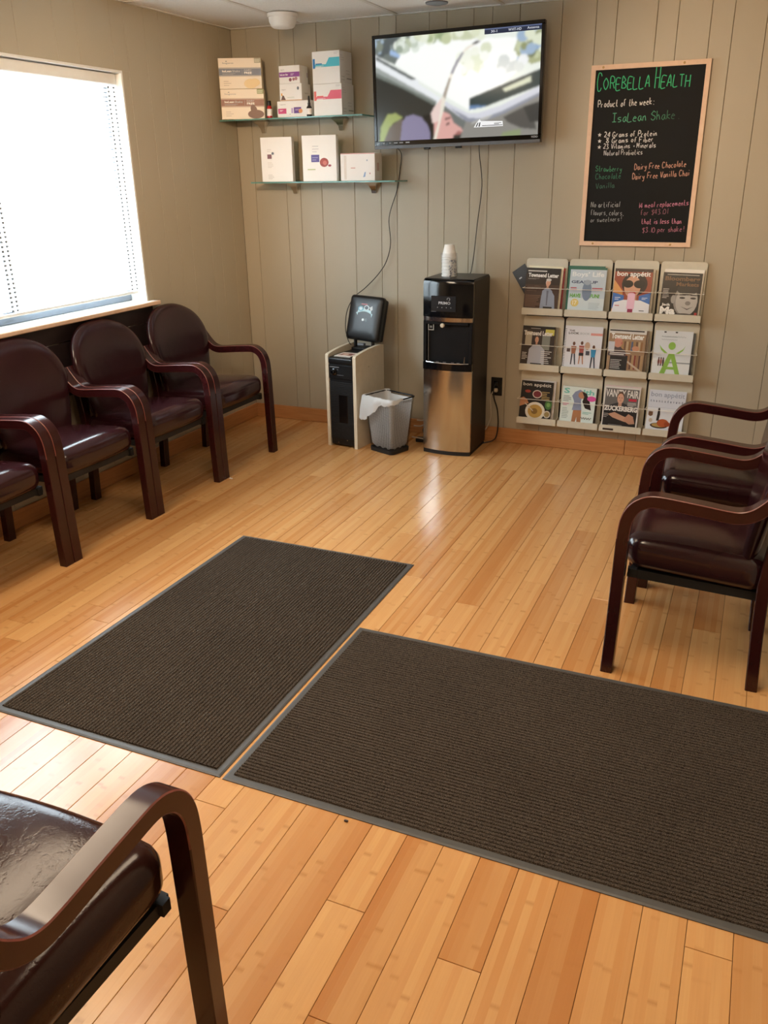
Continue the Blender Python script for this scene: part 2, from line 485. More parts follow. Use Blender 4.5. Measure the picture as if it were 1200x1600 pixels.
# floor: sub-floor with bamboo planks laid one by one
mb = MB(); mb.span((-0.15, RY0-0.15, -0.10), (RX1+0.15, 0.15, -0.0125))
floor = structure(mb.build('floor', M['groove'], smooth=False))
PW = 0.0994
known = {15: -3.843, 13: -3.966, 14: -3.923, 17: -3.846, 12: -3.84, 18: -1.62, 20: -2.05, 9: -1.55}
plank_meshes = {}
def plank(i, y1, y0):
    L = round(y1-y0, 4); wd = PW-0.0012
    x = -0.0165+PW*i
    if x+wd > RX1: wd = RX1-x
    if x < 0: pass
    key = (L, round(wd, 4))
    if key not in plank_meshes:
        b = 0.0009; t = 0.012
        vs = [(0, 0, -t), (wd, 0, -t), (wd, L, -t), (0, L, -t), (0, 0, -b), (wd, 0, -b), (wd, L, -b), (0, L, -b), (b, b, 0), (wd-b, b, 0), (wd-b, L-b, 0), (b, L-b, 0)]
        fs = [(3, 2, 1, 0), (0, 1, 5, 4), (1, 2, 6, 5), (2, 3, 7, 6), (3, 0, 4, 7), (4, 5, 9, 8), (5, 6, 10, 9), (6, 7, 11, 10), (7, 4, 8, 11), (8, 9, 10, 11)]
        me = bpy.data.meshes.new('plank'); me.from_pydata(vs, [], fs); me.materials.append(M['bamboo'])
        plank_meshes[key] = me
    o = bpy.data.objects.new('plank', plank_meshes[key]); C.objects.link(o)
    o.parent = floor; o.location = (x, y0, 0)
nrow = int((RX1+0.0165)/PW)+1
lens = (1.22, 1.83, 1.52)
for i in range(nrow):
    if i in known: joints = [known[i]]
    else: joints = [-RND.uniform(0.3, 2.0)]
    y = joints[0]; k = i
    while y > RY0+0.4:
        y -= lens[k % 3]; k += 1; joints.append(y)
    y = joints[0]
    while y < -0.4:
        y += lens[k % 3]; k += 2
        if y < -0.25: joints.insert(0, y)
    ys = [-0.003]+[j for j in joints if RY0+0.25 < j < -0.1]+[RY0]
    for a, b in zip(ys[:-1], ys[1:]): plank(i, a-0.0006, b+0.0006)

# back wall: backing with grooved panel boards
mb = MB(); mb.span((-0.15, 0.012, -0.1), (RX1+0.15, 0.15, 2.60))
wall_back = structure(mb.build('wall_back', M['groove'], smooth=False))
pat = [0.112, 0.342, 0.443, 0.597, 0.826, 1.006, 1.112, 1.315, 1.419]
gx = [0.0]+pat+[p+1.241 for p in pat[1:]]+[p+2.482 for p in pat[1:6]]
gx = sorted(g for g in gx+[1.577, 2.818] if g < RX1-0.02)
gx = [g for i, g in enumerate(gx) if i == 0 or g-gx[i-1] > 0.03]+[RX1]
def panel_board(parent, a, b, z0, z1, side):
    g = 0.0016; t = 0.0115; c = 0.0022 if side == 'back' else 0.0006
    m_ = MB()
    if side == 'back':
        ring = lambda e, yy: [(a+g/2+e, yy, z0+e), (b-g/2-e, yy, z0+e), (b-g/2-e, yy, z1-e), (a+g/2+e, yy, z1-e)]
        m_.loft([ring(0, t), ring(0, c), ring(c*0.7, 0.0)])
    else:
        ring = lambda e, xx: [(xx, a+g/2+e, z0+e), (xx, b-g/2-e, z0+e), (xx, b-g/2-e, z1-e), (xx, a+g/2+e, z1-e)]
        m_.loft([ring(0, -t), ring(0, -c), ring(c*0.7, 0.0)])
    return m_.build('panel', M['panel'], parent, smooth=False)
for a, b in zip(gx[:-1], gx[1:]): panel_board(wall_back, a, b, 0.0, CEIL, 'back')

# left wall with the window opening
mb = MB()
for z0, z1, y0, y1 in ((-0.1, WZ0-0.02, RY0-0.15, 0.012), (WZ1, 2.6, RY0-0.15, 0.012), (WZ0-0.02, WZ1, RY0-0.15, WY0), (WZ0-0.02, WZ1, WY1, 0.012)):
    mb.span((-0.15, y0, z0), (-0.012, y1, z1))
wall_left = structure(mb.build('wall_left', M['groove'], smooth=False))
gy = [0.0, -0.13, -0.285, -0.39, -0.595, -0.72, -0.85, -1.014, -1.122, -1.376, -1.527, -1.774]
y = gy[-1]
for g in [0.105, 0.155, 0.23, 0.18, 0.106, 0.2, 0.105, 0.157]*5:
    y -= g
    if y > RY0+0.05: gy.append(y)
gy.append(RY0)
for b, a in zip(gy[:-1], gy[1:]):
    if b <= WY0 or a >= WY1: panel_board(wall_left, a, b, 0.0, CEIL, 'left')
    else:
        for lo, hi in ((0.0, WZ0-0.02), (WZ1, CEIL)): panel_board(wall_left, a, b, lo, hi, 'left')
        if b > WY1: panel_board(wall_left, WY1-0.0035, b, WZ0-0.02, WZ1, 'left')
        if a < WY0: panel_board(wall_left, a, WY0+0.0035, WZ0-0.02, WZ1, 'left')

mb = MB(); mb.span((RX1, RY0-0.15, -0.1), (RX1+0.15, 0.15, 2.6)); structure(mb.build('wall_right', M['panel'], smooth=False))
mb = MB(); mb.span((-0.15, RY0-0.15, -0.1), (RX1+0.15, RY0, 2.6)); structure(mb.build('wall_front', M['panel'], smooth=False))

# suspended ceiling: grid and tiles
mb = MB(); mb.span((-0.15, RY0-0.15, CEIL+0.03), (RX1+0.15, 0.15, CEIL+0.12))
ceiling = structure(mb.build('ceiling', M['groove'], smooth=False))
TX = [0.0, 0.49, 1.118, 1.745, 2.372, 2.999, RX1]
TY = [0.0, -1.0, -2.24, -3.48, -4.72, -5.96, RY0]
skip = []
for x0, x1 in zip(TX[:-1], TX[1:]):
    for y1, y0 in zip(TY[:-1], TY[1:]):
        holes = [L for L in LAMPS if x0 < L[0] < x1 and y0 < L[1] < y1]
        m_ = MB(); m_.span((x0+0.009, y0+0.009, CEIL+0.004), (x1-0.009, y1-0.009, CEIL+0.02), 0.003)
        m_.build('ceiling_tile', M['tile'], ceiling, smooth=False)
mb = MB()
for x in TX[1:-1]: mb.span((x-0.012, RY0, CEIL-0.001), (x+0.012, 0, CEIL+0.006), 0.0015)
for y in TY[1:-1]: mb.span((0, y-0.012, CEIL-0.0012), (RX1, y+0.012, CEIL+0.005), 0.0015)
mb.span((0, -0.02, CEIL-0.0012), (RX1, 0, CEIL+0.004)); mb.span((0, RY0, CEIL-0.0012), (0.02, 0, CEIL+0.004))
mb.build('ceiling_grid', M['tbar'], ceiling, smooth=False)

# baseboards
bb = MB(); bb.span((0.0, 0.0, 0), (0.0, 0, 0)) if False else None
mb = MB(); mb.span((0.0, -0.014, 0.0005), (2.602, -0.0005, 0.094), 0.003); mb.span((2.604, -0.014, 0.0005), (RX1, -0.0005, 0.094), 0.003)
structure(mb.build('baseboard_back', M['oak'], smooth=False))
mb = MB(); mb.span((0.0005, RY0, 0.0005), (0.014, -0.0145, 0.094), 0.003)
structure(mb.build('baseboard_left', M['oak'], smooth=False))

# ------------------------------------------------------------------ window, sill, trims, blind
mb = MB()
fx0, fx1 = -0.145, -0.105
for (y0, y1, z0, z1) in ((WY0+.012, WY1-.012, WZ0+.002, WZ0+.045), (WY0+.012, WY1-.012, WZ1-.06, WZ1-.012), (WY0+.012, WY0+.05, WZ0+.045, WZ1-.06), (WY1-.05, WY1-.012, WZ0+.045, WZ1-.06)):
    mb.span((fx0, y0, z0), (fx1, y1, z1), 0.003)
win = structure(mb.build('window_1', M['vinyl_frame'], smooth=False))
mb = MB(); mb.span((fx0+.005, -2.035, WZ0+.045), (fx1+.004, -1.955, WZ1-.06), 0.003); mb.build('meeting_stile', M['vinyl_frame'], win, smooth=False)
mb = MB(); mb.span((fx1+.004, -2.01, WZ0+.052), (fx1+.022, -1.975, WZ0+.075), 0.004); mb.build('latch', M['grey_plastic'], win)
for y0, y1, xx in ((WY0+.05, -2.035, -.13), (-1.955, WY1-.05, -.122)):
    mb = MB(); mb.span((xx-.003, y0, WZ0+.045), (xx+.003, y1, WZ1-.06)); mb.build('pane', M['glass'], win, smooth=False)
# white reveal lining the opening
mb = MB()
mb.span((-.15, WY1-.012, WZ0), (0.001, WY1-.0005, WZ1)); mb.span((-.15, WY0+.0005, WZ0), (0.001, WY0+.012, WZ1)); mb.span((-.15, WY0+.012, WZ1-.012), (0.001, WY1-.012, WZ1-.0005))
structure(mb.build('trim_1', M['white'], smooth=False))
mb = MB(); mb.span((-.149, WY0+.001, WZ0-.019), (0.0, WY1-.001, WZ0), .0); mb.span((0.0005, WY0-.045, WZ0-.016), (0.045, WY1+.04, WZ0), .003)
sill = structure(mb.build('trim_2', M['white'], smooth=False))
mb = MB(); mb.span((0.0455, WY0-.048, WZ0-.022), (0.056, WY1+.044, WZ0+.001), .004); mb.build('nosing', M['wood_frame'], sill)
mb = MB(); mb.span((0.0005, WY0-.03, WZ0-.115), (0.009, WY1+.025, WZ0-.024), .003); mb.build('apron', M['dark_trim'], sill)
mb = MB(); mb.span((0.0005, WY0-.02, 0.56), (0.006, WY1+.015, WZ0-.118), .002); mb.build('lower_dark_sheet', M['dark_trim'], sill)  # thin dark sheet over the wall boards below the apron

bl = thing('window_blind', 'white horizontal slat blind lowered over the bright window', 'blind', (-0.055, -2.0, WZ0))
BH = WY1-WY0-0.05
mb = MB(); mb.span((-.028, -BH/2, 1.112), (.028, BH/2, 1.163), .004); mb.build('headrail', M['white'], bl, smooth=False)
mb = MB(); mb.rbox((0, 0, .052), (.03, BH, .016), .005, 2); mb.build('bottom_rail', M['white'], bl)
SLN = 50; sm = None
for i in range(SLN):
    z = .078+i*(1.105-.078)/(SLN-1)
    if sm is None:
        mb = MB(); a = math.radians(42); n = 5; ring = []
        top = []; bot = []
        for k in range(n):
            tt = (k/(n-1)-.5)*.025; cv = .0022*(1-(2*k/(n-1)-1)**2)
            for lst, dz in ((top, .0004), (bot, -.0004)):
                lst.append((tt*math.cos(a)-(cv+dz)*math.sin(a)*-1, tt*-math.sin(a)+(cv+dz)*math.cos(a)))
        ring = top+bot[::-1]
        vs = [(px, yy, pz) for yy in (-BH/2, BH/2) for px, pz in bot]
        mb.put(vs, [(k, k+1, n+k+1, n+k) for k in range(n-1)])
        sl = mb.build('slat', M['slat'], bl); sm = sl.data
    else:
        sl = bpy.data.objects.new('slat', sm); C.objects.link(sl); sl.parent = bl
    sl.location = (0, 0, z)
for yy in (0.852, 0.894, 0.005, -0.025, -0.86, -0.90):
    mb = MB()
    mb.tube([(.016, yy, .06), (.016, yy, 1.112)], .0011, 5)
    mb.build('ladder_cord', M['white'], bl)
    mb = MB()
    for i in range(SLN):
        z = .078+i*(1.105-.078)/(SLN-1)
        mb.box((.0150, yy, z-.006), (.003, .012, .0095), .001)
    mb.build('cord_slot', M['slot_grey'], bl, kind='stuff')
mb = MB(); mb.tube([(.024, .80, 1.11), (.026, .80, .75), (.026, .803, .45)], .003, 6); mb.build('wand', M['clear'], bl)
# pavement outside
mb = MB(); mb.span((-24.0, -20.0, -0.5), (-0.2, 18.0, -0.4)); structure(mb.build('ground', M['concrete'], smooth=False))

# ------------------------------------------------------------------ ceiling fixtures
for k, (lx, ly, sx, sy, wt) in enumerate(LAMPS):
    t = thing('ceiling_light', ['recessed ceiling light panel on the window side', 'recessed ceiling light panel over the front row of chairs'][k], 'ceiling light', (lx, ly, CEIL), 0, 'recessed ceiling lights')
    mb = MB()
    for a, b in (((-sx/2-.02, -sy/2-.02, -.012), (sx/2+.02, -sy/2, .0)), ((-sx/2-.02, sy/2, -.012), (sx/2+.02, sy/2+.02, .0)), ((-sx/2-.02, -sy/2, -.012), (-sx/2, sy/2, .0)), ((sx/2, -sy/2, -.012), (sx/2+.02, sy/2, .0))):
        mb.span(a, b, .002)
    mb.build('frame', M['white'], t, smooth=False)
    mb = MB(); mb.span((-sx/2, -sy/2, -.006), (sx/2, sy/2, -.001)); mb.build('diffuser', M['diffuser'], t, smooth=False)
    ld = bpy.data.lights.new('lamp', 'AREA'); ld.shape = 'RECTANGLE'; ld.size = sx*.96; ld.size_y = sy*.96
    ld.energy = wt; ld.color = LAMP_COLOR
    lo = bpy.data.objects.new('lamp', ld); C.objects.link(lo); lo.parent = t; lo.location = (0, 0, -.012)

for k, (tx, ty, tz, wt, lb_) in enumerate([(0.0, -0.72, 1.68, 66.0, 'added ceiling spotlight warming the window wall'), (3.15, 0.0, 1.90, 56.0, 'added ceiling spotlight warming the chalkboard wall')]):
    px_, py_ = 1.75+.25*k, -3.95
    t = thing('added_spotlight', lb_, 'ceiling light', (px_, py_, CEIL), 0, 'added ceiling spotlights')  # unseen fixture, added to throw a warm pool on the wall
    d = (Vector((tx, ty, tz))-Vector((px_, py_, CEIL-.10))).normalized(); q = d.to_track_quat('-Z', 'Y')
    mb = MB(); mb.lathe([(.05, 0), (.05, -.012), (.012, -.016), (.012, -.06)], n=20); mb.build('mount', M['white'], t)
    mb = MB(); mb.lathe([(.020, .05), (.034, .04), (.042, -.045), (.038, -.045), (.030, -.02)], n=24, xf=Matrix.Translation((0, 0, -.10)) @ q.to_matrix().to_4x4()); mb.build('shade', M['white'], t)
    ld = bpy.data.lights.new('lamp', 'SPOT'); ld.energy = wt*4; ld.color = (1.0, .70, .43); ld.spot_size = math.radians(38); ld.spot_blend = 1.0; ld.shadow_soft_size = .035
    lo = bpy.data.objects.new('lamp', ld); C.objects.link(lo); lo.parent = t; lo.location = Vector((0, 0, -.10))+d*.06; lo.rotation_euler = q.to_euler()

t = thing('smoke_detector', 'white dome smoke detector on the ceiling above the shelves', 'smoke detector', (0.56, -0.33, CEIL))
mb = MB(); mb.lathe([(.088, 0), (.088, -.012), (.084, -.018)], n=32); mb.build('base', M['white'], t)
mb = MB(); mb.lathe([(.080, -.018), (.076, -.04), (.066, -.062), (.058, -.068), (.02, -.072)], n=32); mb.build('cover', M['white'], t)
t = thing('ceiling_speaker', 'small round grey ceiling fitting cut off at the top of the view', 'ceiling fitting', (1.49, -0.36, CEIL))
mb = MB(); mb.lathe([(.075, 0), (.075, -.008), (.066, -.02)], n=28); mb.build('rim', M['white'], t)
mb = MB(); mb.lathe([(.062, -.012), (.058, -.026), (.03, -.032)], n=28); mb.build('grille', M['grey_plastic'], t)

# ==================================================================== CHAIRS
ARM = [(0.0, 0.0), (0.004, 0.15), (0.007, 0.32), (0.010, 0.46), (0.0125, 0.53), (0.019, 0.575), (0.036, 0.610), (0.062, 0.632), (0.098, 0.6425), (0.165, 0.6385), (0.245, 0.6310), (0.310, 0.6245), (0.350, 0.6250), (0.385, 0.6380), (0.415, 0.6640), (0.445, 0.700), (0.462, 0.724)]
CW = 0.595
def chair_parts(root, seat_mat):
    # local frame: the chair faces -y, front plane near y = 0, back towards +y; x across
    path = smooth_path([(0, u, z) for u, z in ARM], 4)
    for sx in (-1, 1):
        x0 = sx*(CW/2-.0257); mb = MB(); rings = []
        for i, p in enumerate(path):
            T = (path[min(i+1, len(path)-1)]-path[max(i-1, 0)]).normalized(); N = Vector((0, -T.z, T.y))
            hw, ht, b = .0255, .020, .0026
            rings.append([p+N*n+Vector((x0+x, 0, 0)) for x, n in ((-hw+b, -ht), (hw-b, -ht), (hw, -ht+b), (hw, ht-b), (hw-b, ht), (-hw+b, ht), (-hw, ht-b), (-hw, -ht+b))])
        nr = len(rings)
        mb.loft(rings)
        # the chamfers along the arm are worn to bare wood
        for j in range(len(mb.f)-2):
            i, k = divmod(j, 8)
            if k in (1, 3, 5, 7) and path[i].z > .50: mb.mi[j] = 1
        o = mb.build('arm_frame', [M['mahogany'], M['worn']], root, angle=24)
        mb = MB(); mb.lathe([(.012, 0), (.013, .004), (.011, .006)], (x0, 0, -.001), 10)
        mb.build('glide', M['grey_plastic'], o)
    for sx in (-1, 1):
        x0 = sx*(CW/2-.085); mb = MB(); rings = []
        for (u, z) in ((.462, 0), (.452, .2), (.447, .38), (.458, .5), (.474, .60), (.486, .68), (.492, .72)):
            hw, ht = .0225, .019
            rings.append([(x0+a, u+b, z) for a, b in ((-hw, -ht+.003), (-hw+.003, -ht), (hw-.003, -ht), (hw, -ht+.003), (hw, ht-.003), (hw-.003, ht), (-hw+.003, ht), (-hw, ht-.003))])
        mb.loft(rings); mb.build('rear_leg', M['mahogany'], root)
    # seat rails under the cushion
    mb = MB()
    def rail(p, q, h, wd):
        p, q = Vector(p), Vector(q); d = (q-p).normalized(); n = Vector((-d.y, d.x, 0)).normalized()*wd/2
        mb.loft([[c+n, c-n, c-n+Vector((0, 0, -h)), c+n+Vector((0, 0, -h))] for c in (p, q)])
    rail((-.243, .05, .378), (.243, .05, .378), .028, .022)
    for s_ in (-1, 1): rail((s_*.222, .03, .375), (s_*.190, .455, .345), .03, .022)
    rail((-.205, .44, .345), (.205, .44, .345), .03, .022)
    mb.build('seat_frame', M['matte_black'], root)
    # seat cushion: soft slab with a crown, upholstered down over the front
    mb = MB(); n = 22; bm = bmesh.new(); bmesh.ops.create_cube(bm, size=2.0)
    bmesh.ops.subdivide_edges(bm, edges=bm.edges[:], cuts=n, use_grid_fill=True)
    hx_, hy, hz, r = .2440, .2175, .061, .050
    for q in bm.verts:
        p = Vector((q.co.x*hx_, q.co.y*hy, q.co.z*hz))
        inner = Vector((max(-hx_+r, min(hx_-r, p.x)), max(-hy+r, min(hy-r, p.y)), max(-hz+r, min(hz-r, p.z))))
        d = p-inner
        if d.length > 1e-6: p = inner+d.normalized()*r*min(1.0, max(abs(d.x), abs(d.y), abs(d.z))/r)
        X, Y = q.co.x, q.co.y
        if q.co.z > 0: p.z += .020*max(0, 1-X*X)**.8*max(0, 1-Y*Y)**.8*q.co.z
        p.y -= .016*(1-X*X)*max(0, -Y)
        q.co = p
    for q in bm.verts:
        u = q.co.y+.237
        q.co = Vector((q.co.x*(1-.08*max(0, (u-.05)/.42)), u, q.co.z+.434-.075*(u-.02)))
    mb.bm(bm); mb.build('seat', seat_mat, root, angle=60)
    # backrest: arched pad, rounded shoulders, leaning back
    def outline(a):
        # a from 0..1 round the pad, starting at the bottom left going clockwise seen from the front
        half = [(.14, .0), (.186, .012), (.212, .06), (.230, .13), (.244, .20), (.262, .265), (.268, .31), (.262, .36), (.243, .41), (.208, .455), (.155, .490), (.085, .513)]
        pts = [(-x, z) for x, z in half]+[(0, .520)]+half[::-1]
        return pts
    pts = [(p.x, p.y) for p in smooth_path([(x, z, 0) for x, z in outline(0)], 3)]
    cz = .27; rings = []
    prof = [(0.0, .033), (.45, .033), (.75, .031), (.88, .027), (.95, .020), (.985, .011), (1.0, 0.0)]
    def ring(s_, off):
        out = []
        for x, z in pts:
            X, Z = x*s_, cz+(z-cz)*s_
            yy = .402+.106*(Z/.52)-.012*math.sin(PI*Z/.52)-.42*X*X
            out.append((X, yy+off, .402+Z))
        return out
    for s_, d in prof[1:]: rings.append(ring(s_, -d))
    for s_, d in prof[::-1][1:-1]: rings.append(ring(s_, d*.72))
    mb = MB(); mb.loft(rings); mb.build('backrest', seat_mat, root, angle=60)

proto = thing('armchair', 'burgundy vinyl armchair at the corner end of the window row', 'armchair', (0.552, -0.99, 0), PI/2-.008, 'armchairs under the window')
chair_parts(proto, M['leather'])
def put_chair(x, y, rz, label, group, z=0.0):
    c = copy_tree(proto); c.location = (x, y, z); c.rotation_euler = (0, 0, rz); c['label'] = label; c['group'] = group
    return c
put_chair(0.547, -1.587, PI/2-.008, 'burgundy vinyl armchair second from the corner under the window', 'armchairs under the window')
put_chair(0.541, -2.184, PI/2-.008, 'burgundy vinyl armchair third from the corner under the window', 'armchairs under the window')
put_chair(0.536, -2.781, PI/2-.008, 'burgundy armchair cut off by the left edge, fourth from the corner', 'armchairs under the window')
put_chair(2.912, -2.198, -PI/2, 'dark burgundy armchair beside the wide mat, nearer one of the right pair', 'armchairs along the right side')
put_chair(2.940, -1.496, -PI/2, 'dark burgundy armchair standing closer to the magazine rack', 'armchairs along the right side')
near = put_chair(2.1325, -4.122, PI, 'dark brown vinyl armchair cut off in the lower left corner of the view', 'armchairs behind the mats')
for ch in near.children:
    if ch.name.split('.')[0] in ('seat', 'backrest'):
        ch.data = ch.data.copy(); ch.data.materials[0] = M['leather_brown']

# ==================================================================== MATS
def mat_thing(name, label, x0, y0, x1, y1, along):
    t = thing(name, label, 'floor mat', ((x0+x1)/2, (y0+y1)/2, 0.0005), 0, 'ribbed entrance mats')
    hx_, hy = (x1-x0)/2, (y1-y0)/2
    mb = MB(); ring = lambda e, z: [(-hx_+e, -hy+e, z), (hx_-e, -hy+e, z), (hx_-e, hy-e, z), (-hx_+e, hy-e, z)]
    mb.loft([ring(0, 0), ring(0, .002), ring(.006, .004)]); mb.build('rubber_border', M['rubber'], t, smooth=False)
    e = .024; mb = MB(); pitch = .0128
    A, B = (hx_, hy) if along == 'y' else (hy, hx_)
    n = int(2*(A-e)/pitch); p = 2*(A-e)/n
    seg = 24
    for i in range(n):
        c = -A+e+p*(i+.5); prof = [(-.0064, .0041), (-.0040, .0088), (0, .0098), (.0040, .0088), (.0064, .0041)]
        rows = []
        for k in range(seg+1):
            L = -B+e+2*(B-e)*k/seg; j = RND.uniform(-.0005, .0005); h = RND.uniform(-.0006, .0004)
            rows.append([((c+a+j), L, z+(h if a*a < 2e-5 else 0)) if along == 'y' else (L, (c+a+j), z+(h if a*a < 2e-5 else 0)) for a, z in prof])
        vs = [q for r in rows for q in r]; fs = []
        for k in range(seg):
            for q in range(4):
                a = k*5+q; fs.append((a, a+1, a+6, a+5))
        fs.append((0, 1, 2, 3, 4)); fs.append(tuple(seg*5+q for q in (4, 3, 2, 1, 0)))
        mb.put(vs, fs)
    mb.build('ribbed_pile', M['carpet'], t, kind='stuff')
    return t
mat_thing('floor_mat', 'brown ribbed mat lying lengthwise between the chairs, left one', 1.103, -3.469, 1.985, -1.940, 'y')
t = mat_thing('floor_mat', 'brown ribbed mat lying crosswise in front of the right chairs', 1.996, -3.472, 3.48, -2.535, 'x')

# ==================================================================== TELEVISION
TVZ = math.radians(0.76)
tv = thing('television', 'large flat black television mounted high on the back wall showing a car scene', 'television', (1.518, -0.06, 2.048))
tv.rotation_euler = (0, -TVZ, 0)
W_, H_ = .992, .588
mb = MB(); mb.span((-.30, .004, -.18), (.30, .058, .18), .01); mb.build('wall_mount', M['matte_black'], tv)
mb = MB(); mb.span((-W_/2+.02, -.04, -H_/2+.03), (W_/2-.02, .003, H_/2-.02), .012); mb.build('back_housing', M['matte_black'], tv)
mb = MB()
b_ = .0185; bb_ = .040
for a, b in (((-W_/2, -.075, H_/2-b_), (W_/2, -.041, H_/2)), ((-W_/2, -.075, -H_/2), (W_/2, -.041, -H_/2+bb_)), ((-W_/2, -.075, -H_/2+bb_), (-W_/2+b_, -.041, H_/2-b_)), ((W_/2-b_, -.075, -H_/2+bb_), (W_/2, -.041, H_/2-b_))):
    mb.span(a, b, .002)
mb.build('bezel', M['gloss_black'], tv, smooth=False)
mb = MB(); mb.span((-W_/2+.004, -.079, -H_/2-.002), (W_/2-.004, -.0755, -H_/2+.016), .001); mb.build('lower_strip', M['grey_plastic'], tv, smooth=False)
for xx in (-.17, .02):
    mb = MB(); mb.span((xx-.018, -.07, -H_/2-.012), (xx+.018, -.05, -H_/2+.001), .002); mb.build('sensor_tab', M['matte_black'], tv)
# screen picture: rasterised from shapes into a soft colour grid
scr = [
 ('e8eee6', [(-.1, 1.1), (1.1, 1.1), (1.1, -.1), (-.1, -.1)]),
 ('fbfdfa', [(.15, .9), (.45, .93), (.88, .9), (.95, .7), (.6, .25), (.3, .55), (.12, .75)]),
 ('6c7470', [(-.02, 1.05), (.345, 1.01), (.226, .94), (.165, .844), (.124, .744), (-.02, .862)]),
 ('9fb9dc', [(.083, .899), (.165, .911), (.155, .8), (.098, .837)]),
 ('b6c0a4', [(.19, .98), (.3, .97), (.26, .90), (.2, .89)]),
 ('a9b78c', [(.255, 1.03), (.482, 1.03), (.444, .954), (.345, .938)]),
 ('c9cfae', [(.482, 1.03), (.673, 1.03), (.673, .95), (.598, .918), (.483, .919)]),
 ('a7ad83', [(.877, .936), (1.05, .946), (1.05, .685), (.947, .649), (.891, .712), (.844, .787)]),
 ('8aa7c9', [(.955, .86), (1.02, .88), (1.02, .75), (.96, .78)]),
 ('e2e8cf', [(.523, .799), (.618, .83), (.677, .723), (.641, .597), (.563, .693)]),
 ('d2d8d6', [(.79, .667), (.891, .712), (.884, .614), (.801, .58)]),
 ('e9edf0', [(-.02, .87), (.273, .574), (.273, .546), (.409, .398), (.37, .31), (-.02, .651)]),
 ('9aa19d', [(-.02, .758), (.389, .369), (.37, .325), (-.02, .667)]),
 ('6d756f', [(-.02, .70), (.389, .352), (.37, .315), (-.02, .655)]),
 ('2b2e2b', [(-.02, .655), (.176, .51), (.359, .341), (.45, .30), (.62, .09), (.53, -.05), (-.02, -.05)]),
 ('59605e', [(.004, .835), (.267, .585), (.227, .589), (.004, .804)]),
 ('6e7370', [(.40, .37), (.45, .303), (.569, .158), (.62, .145), (.55, .02), (.47, .10)]),
 ('d4d6df', [(.409, .398), (.489, .315), (.588, .232), (.646, .235), (.778, .292), (1.02, .463), (1.02, .375), (.78, .203), (.647, .138), (.569, .158), (.45, .303)]),
 ('8f93a0', [(.47, .30), (.588, .19), (.66, .18), (.78, .235), (1.02, .405), (1.02, .375), (.78, .203), (.647, .138), (.569, .158)]),
 ('8c8a84', [(.569, .158), (.647, .138), (.78, .203), (1.02, .375), (1.02, -.02), (.532, -.02), (.55, .083)]),
 ('b9b8b2', [(.60, .13), (.70, .17), (.73, .21), (.68, .19), (.61, .15)]),
 ('54524e', [(.79, .18), (.93, .28), (.97, .17), (.99, .05), (.9, .07), (.82, .13)]),
 ('3d3d3b', [(.909, .267), (1.02, .318), (1.02, .129), (.95, .118)]),
 ('22383b', [(.586, .375), (1.02, .615), (1.02, .46), (.778, .336), (.683, .285), (.587, .27)]),
 ('5d7fa8', [(.587, .31), (.69, .30), (.683, .285), (.587, .265)]),
 ('d6dac0', [(.785, .445), (.949, .543), (.95, .493), (.8, .414)]),
 ('8c9872', [(.774, -.02), (.792, .038), (.895, .062), (.901, -.02)]),
 ('98a35e', [(.014, -.02), (.025, .147), (.072, .271), (.125, .275), (.171, .232), (.104, .174), (.04, -.02)]),
 ('665a50', [(.038, -.02), (.083, .143), (.156, .217), (.177, .2), (.167, -.02)]),
 ('857f9c', [(.15, -.02), (.166, .185), (.192, .238), (.238, .254), (.289, .223), (.331, .143), (.346, .064), (.347, -.02)]),
 ('171717', [(.3, .238), (.35, .25), (.371, .125), (.362, -.02), (.347, -.02), (.343, .095)]),
 ('dba7a0', [(.372, -.02), (.371, .156), (.41, .245), (.43, .267), (.47, .233), (.496, .148), (.54, .099), (.551, .068), (.531, .03), (.492, .032), (.487, -.02)]),
 ('a26864', [(.50, .035), (.53, .03), (.545, .06), (.52, .075)]),
 ('e6cfc8', [(.35, .25), (.37, .31), (.419, .397), (.435, .304), (.411, .184), (.361, .156)]),
 ('e9e2d4', [(.362, -.02), (.401, .185), (.419, .397), (.471, .615), (.504, .729), (.561, .845), (.618, .887), (.651, .894), (.618, .866), (.561, .816), (.523, .741), (.486, .614), (.448, .424), (.43, .274), (.411, .169), (.382, -.02)]),
 ('8f8d99', [(.471, .623), (.504, .729), (.542, .811), (.552, .803), (.514, .699), (.486, .611)]),
 ('a79b8d', [(.425, .42), (.462, .58), (.475, .57), (.44, .38)]),
 ('4b4748', [(.599, .875), (.627, .9), (.655, .893), (.618, .866)]),
 ('4a3230', [(.436, .198), (.47, .21), (.475, .196), (.441, .182)]),
 ('3a2524', [(.444, .143), (.466, .160), (.466, .138), (.446, .130)]),
]
def raster(w, h, shapes, blur):
    X, Y = np.meshgrid((np.arange(w))/(w-1), (np.arange(h))/(h-1))
    img = np.zeros((h, w, 3))
    for col, poly in shapes:
        inside = np.zeros((h, w), bool); n = len(poly); j = n-1
        for i in range(n):
            xi, yi = poly[i]; xj, yj = poly[j]
            c = ((yi > Y) != (yj > Y)) & (X < (xj-xi)*(Y-yi)/((yj-yi) if yj != yi else 1e-9)+xi)
            inside ^= c; j = i
        img[inside] = hx(col)[:3]
    k = np.exp(-(np.arange(-4, 5)/blur)**2/2); k /= k.sum()
    for ax in (0, 1):
        pad = [(0, 0)]*3; pad[ax] = (4, 4); p = np.pad(img, pad, 'edge')
        img = sum(k[q]*np.take(p, range(q, q+img.shape[ax]), axis=ax) for q in range(9))
    return img
rb = random.Random(11); bok = []
